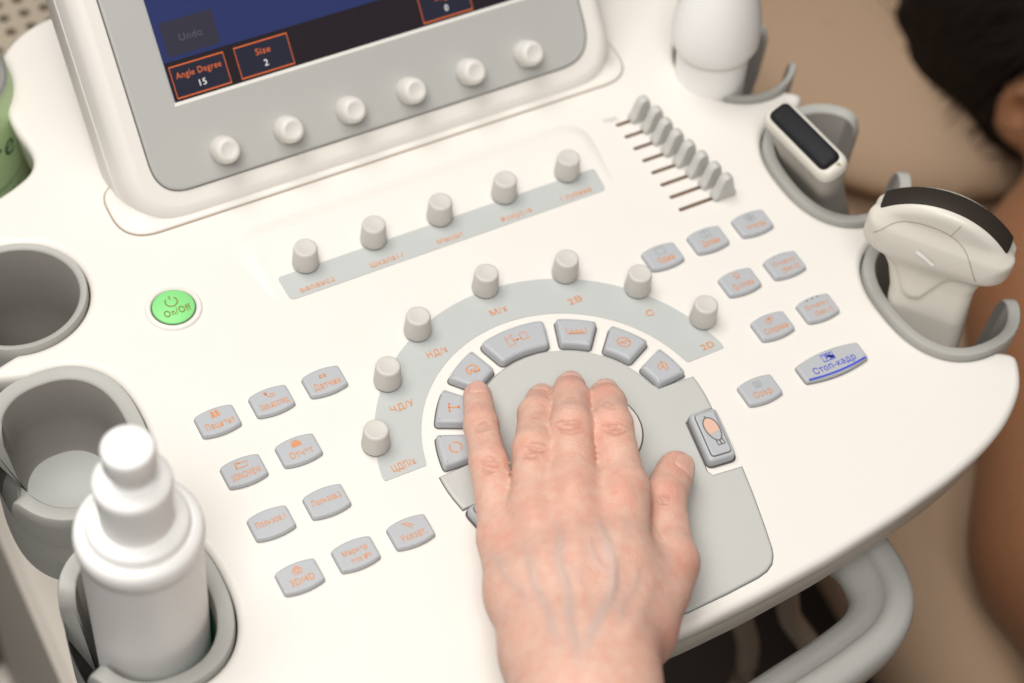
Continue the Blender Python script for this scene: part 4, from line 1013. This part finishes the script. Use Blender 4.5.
# ------------------------------------------------------------------ patient on the couch
COUCH = -0.335
couch = empty('examination_couch', (0.75, 0.25, FLOOR), 'tan padded examination couch beside the console under the patient', 'couch')
a0_ = np.array(P(1085, 300, COUCH))[:2]; a1_ = np.array(P(1060, 560, COUCH))[:2]; ed_ = np.array(P(903, 620, COUCH))[:2]
d_ = np.array([-0.10, -0.995]); side_ = np.array([d_[1], -d_[0]])
if (ed_ - a0_) @ side_ < 0: side_ = -side_
EB = (ed_ - a0_) @ side_
def cpt(a, b): q = a0_ + d_ * a + side_ * (EB - b); return (q[0], q[1])
slab('mattress', rpoly(ccw([cpt(-1.1, 0), cpt(1.1, 0), cpt(1.1, 0.75), cpt(-1.1, 0.75)]), 0.06, 8), [(COUCH, 0.045), (COUCH - .005, 0.025), (COUCH - 0.018, 0.007), (COUCH - 0.04, 0), (COUCH - 0.08, 0.0), (COUCH - 0.10, 0.02)], M['tan2'], couch, bottom=True, ang=70)
slab('couch_frame', rpoly(ccw([cpt(-1.0, 0.08), cpt(1.0, 0.08), cpt(1.0, 0.65), cpt(-1.0, 0.65)]), 0.04, 6), [(COUCH - 0.10, 0.0), (COUCH - 0.15, 0.0)], M['tan'], couch, bottom=True)
for a, b in ((-0.9, 0.12), (0.9, 0.12), (-0.9, 0.6), (0.9, 0.6)):
    x, y = cpt(a, b); lathe('leg', [(0.0, COUCH - 0.14), (0.022, COUCH - 0.14), (0.022, FLOOR), (0, FLOOR)], M['tan'], couch, (x, y, 0), 20)

HC = np.array(P(1132, 34, -0.175))
pc_ = lambda x, y, z: np.array(P(x, y, z))
pb_ = [(HC + (0, 0, -0.02), pc_(1110, 230, -.22), .055, .055, .04),
       (pc_(1078, 300, -.235), pc_(1260, 330, -.235), .060, .070, .05),
       (pc_(1078, 300, -.235), pc_(1062, 545, -.275), .058, .050, .05),
       (pc_(1062, 545, -.275), pc_(1190, 640, -.27), .046, .036, .03),
       (pc_(1180, 330, -.25), pc_(1230, 700, -.25), .085, .095, .06),
       (pc_(1290, 330, -.25), pc_(1340, 700, -.25), .085, .095, .06)]
def hair_base(X):
    d = sd_ell(X, HC + (-.006, .010, .008), (.098, .108, .114))
    return smin(d, sd_ell(X, HC + (-.01, .09, -.06), (.080, .085, .075)), .05)
ry = (np.array(P(1021, 112, -0.3)) - CAM); ry /= np.linalg.norm(ry); ts = np.linspace(.8, 1.8, 800); fv = hair_base(CAM + ts[:, None] * ry); EARC = CAM + ry * ts[np.argmin(fv) if (fv > 0).all() else np.argmax(fv < 0)]
def pat_sdf(X):
    d = sd_ell(X, HC, (.078, .098, .100))
    for a, b, r1, r2, k in pb_: d = smin(d, sd_cone(X, a, b, r1, r2), k)
    ear = sd_ell(X, EARC, (.016, .020, .030)); hol = sd_ell(X, EARC - ry * .012, (.007, .011, .017))
    d = smin(d, np.maximum(ear, -hol), .006)
    return smin(d, sd_ell(X, HC + (.085, -0.02, 0.02), (.02, .014, .022)), .015)
allp = np.array([q for b_ in pb_ for q in b_[:2]] + [HC])
V, F = nets(allp.min(0) - .115, allp.max(0) + .115, 0.009, pat_sdf); V = relax(V, F, 2)
psk = skin('patient_skin', (0.31, 0.15, 0.075), (0.30, 0.115, 0.052), None, None, 0.1)
pat = mk('person', V, F.tolist(), psk); tag(pat, 'dark haired bare shouldered patient lying on the couch at the right edge', 'person')
def hair_sdf(X):
    d = hair_base(X) + 0.004 * np.sin(X[..., 0] * 160 + 40 * X[..., 1]) * np.sin(X[..., 2] * 120 + X[..., 1] * 50)
    d = np.maximum(d, -sd_ell(X, EARC, (.026, .030, .038)))
    return np.maximum(d, X[..., 0] - HC[0] - .05 - .25 * (X[..., 2] - HC[2]))
V, F = nets(HC - (.14, .16, .19), HC + (.14, .25, .15), 0.006, hair_sdf); V = relax(V, F, 1)
hr = mk('hair', V, F.tolist(), M['hair'], pat)
VV = []; FF = []
for i in np.random.choice(len(V), 900):
    p0 = V[i]; nrm = p0 - HC; nrm /= np.linalg.norm(nrm); tg = np.cross(nrm, np.random.randn(3) * .5 + (0.2, 0.9, 0.3)); tg /= np.linalg.norm(tg); L_ = random.uniform(.03, .08); b = len(VV); sd_ = np.cross(tg, nrm) * .0007; bend = random.uniform(.006, .022)
    for k in range(6):
        t = k / 5; c_ = p0 + tg * L_ * t + nrm * bend * math.sin(math.pi * t * .8); VV += [c_ + sd_ * (1 - .7 * t), c_ - sd_ * (1 - .7 * t)]
    FF += [(b + 2 * k, b + 2 * k + 1, b + 2 * k + 3, b + 2 * k + 2) for k in range(5)]
o = mk('hair_strands', VV, FF, M['hair'], pat); o['kind'] = 'stuff'
# pillow under the head
pq = np.array(P(1040, 20, COUCH + .04))
def pil(X):
    q = X - pq; u = q[..., :2] @ d_.astype(np.float32); v = q[..., :2] @ side_.astype(np.float32); z = q[..., 2]
    e = (np.abs(u) / .15) ** 3.2 + (np.abs(v) / .25) ** 3.2
    return (np.abs(z) - .05 * np.sqrt(np.clip(1 - e, 0, 1)) - .004 * np.sin(u * 25 + 8 * v)) * .6 + np.where(e > 1, .03 * (e - 1), 0)
V, F = nets(pq - (.34, .34, .08), pq + (.34, .34, .08), 0.010, pil); V = relax(V, F, 3)
o = mk('pillow', V, F.tolist(), M['tan2']); tag(o, 'soft beige pillow beneath the dark haired head', 'pillow')

# ------------------------------------------------------------------ perforated cabinet behind the console
pc = P(18, 22, -0.12)
cab = empty('perforated_cabinet', (pc.x, pc.y + 0.05, FLOOR), 'beige metal cabinet with round holes at the back left', 'cabinet')
def perf_top(x0, y0, nx, ny, p, r, z):
    V = []; F = []
    for i in range(nx):
        for j in range(ny):
            cx, cy = x0 + (i + .5) * p, y0 + (j + .5) * p; b = len(V); h = p / 2
            sq_ = []
            for k in range(16):
                a = 2 * math.pi * k / 16 + math.pi / 4 * 0; c, s = math.cos(a), math.sin(a); m_ = h / max(abs(c), abs(s)); sq_.append((cx + c * m_, cy + s * m_))
            V += [(x, y, z) for x, y in sq_] + [(cx + r * math.cos(2 * math.pi * k / 16), cy + r * math.sin(2 * math.pi * k / 16), z) for k in range(16)] + [(cx + r * math.cos(2 * math.pi * k / 16), cy + r * math.sin(2 * math.pi * k / 16), z - 0.006) for k in range(16)]
            for k in range(16):
                k2 = (k + 1) % 16; F += [(b + k, b + k2, b + 16 + k2, b + 16 + k), (b + 16 + k, b + 16 + k2, b + 32 + k2, b + 32 + k)]
    return V, F
px0, py0 = pc.x - 0.11, pc.y - 0.11
V, F = perf_top(px0, py0, 18, 18, 0.0122, 0.0034, -0.12); mk('perforated_sheet', V, F, M['perf'], cab, smooth=False)
slab('cabinet_body', [(px0 + .001, py0 + .001), (px0 + .219, py0 + .001), (px0 + .219, py0 + .219), (px0 + .001, py0 + .219)], [(-0.135, 0), (FLOOR, 0.0)], M['gap'], cab, bottom=True)
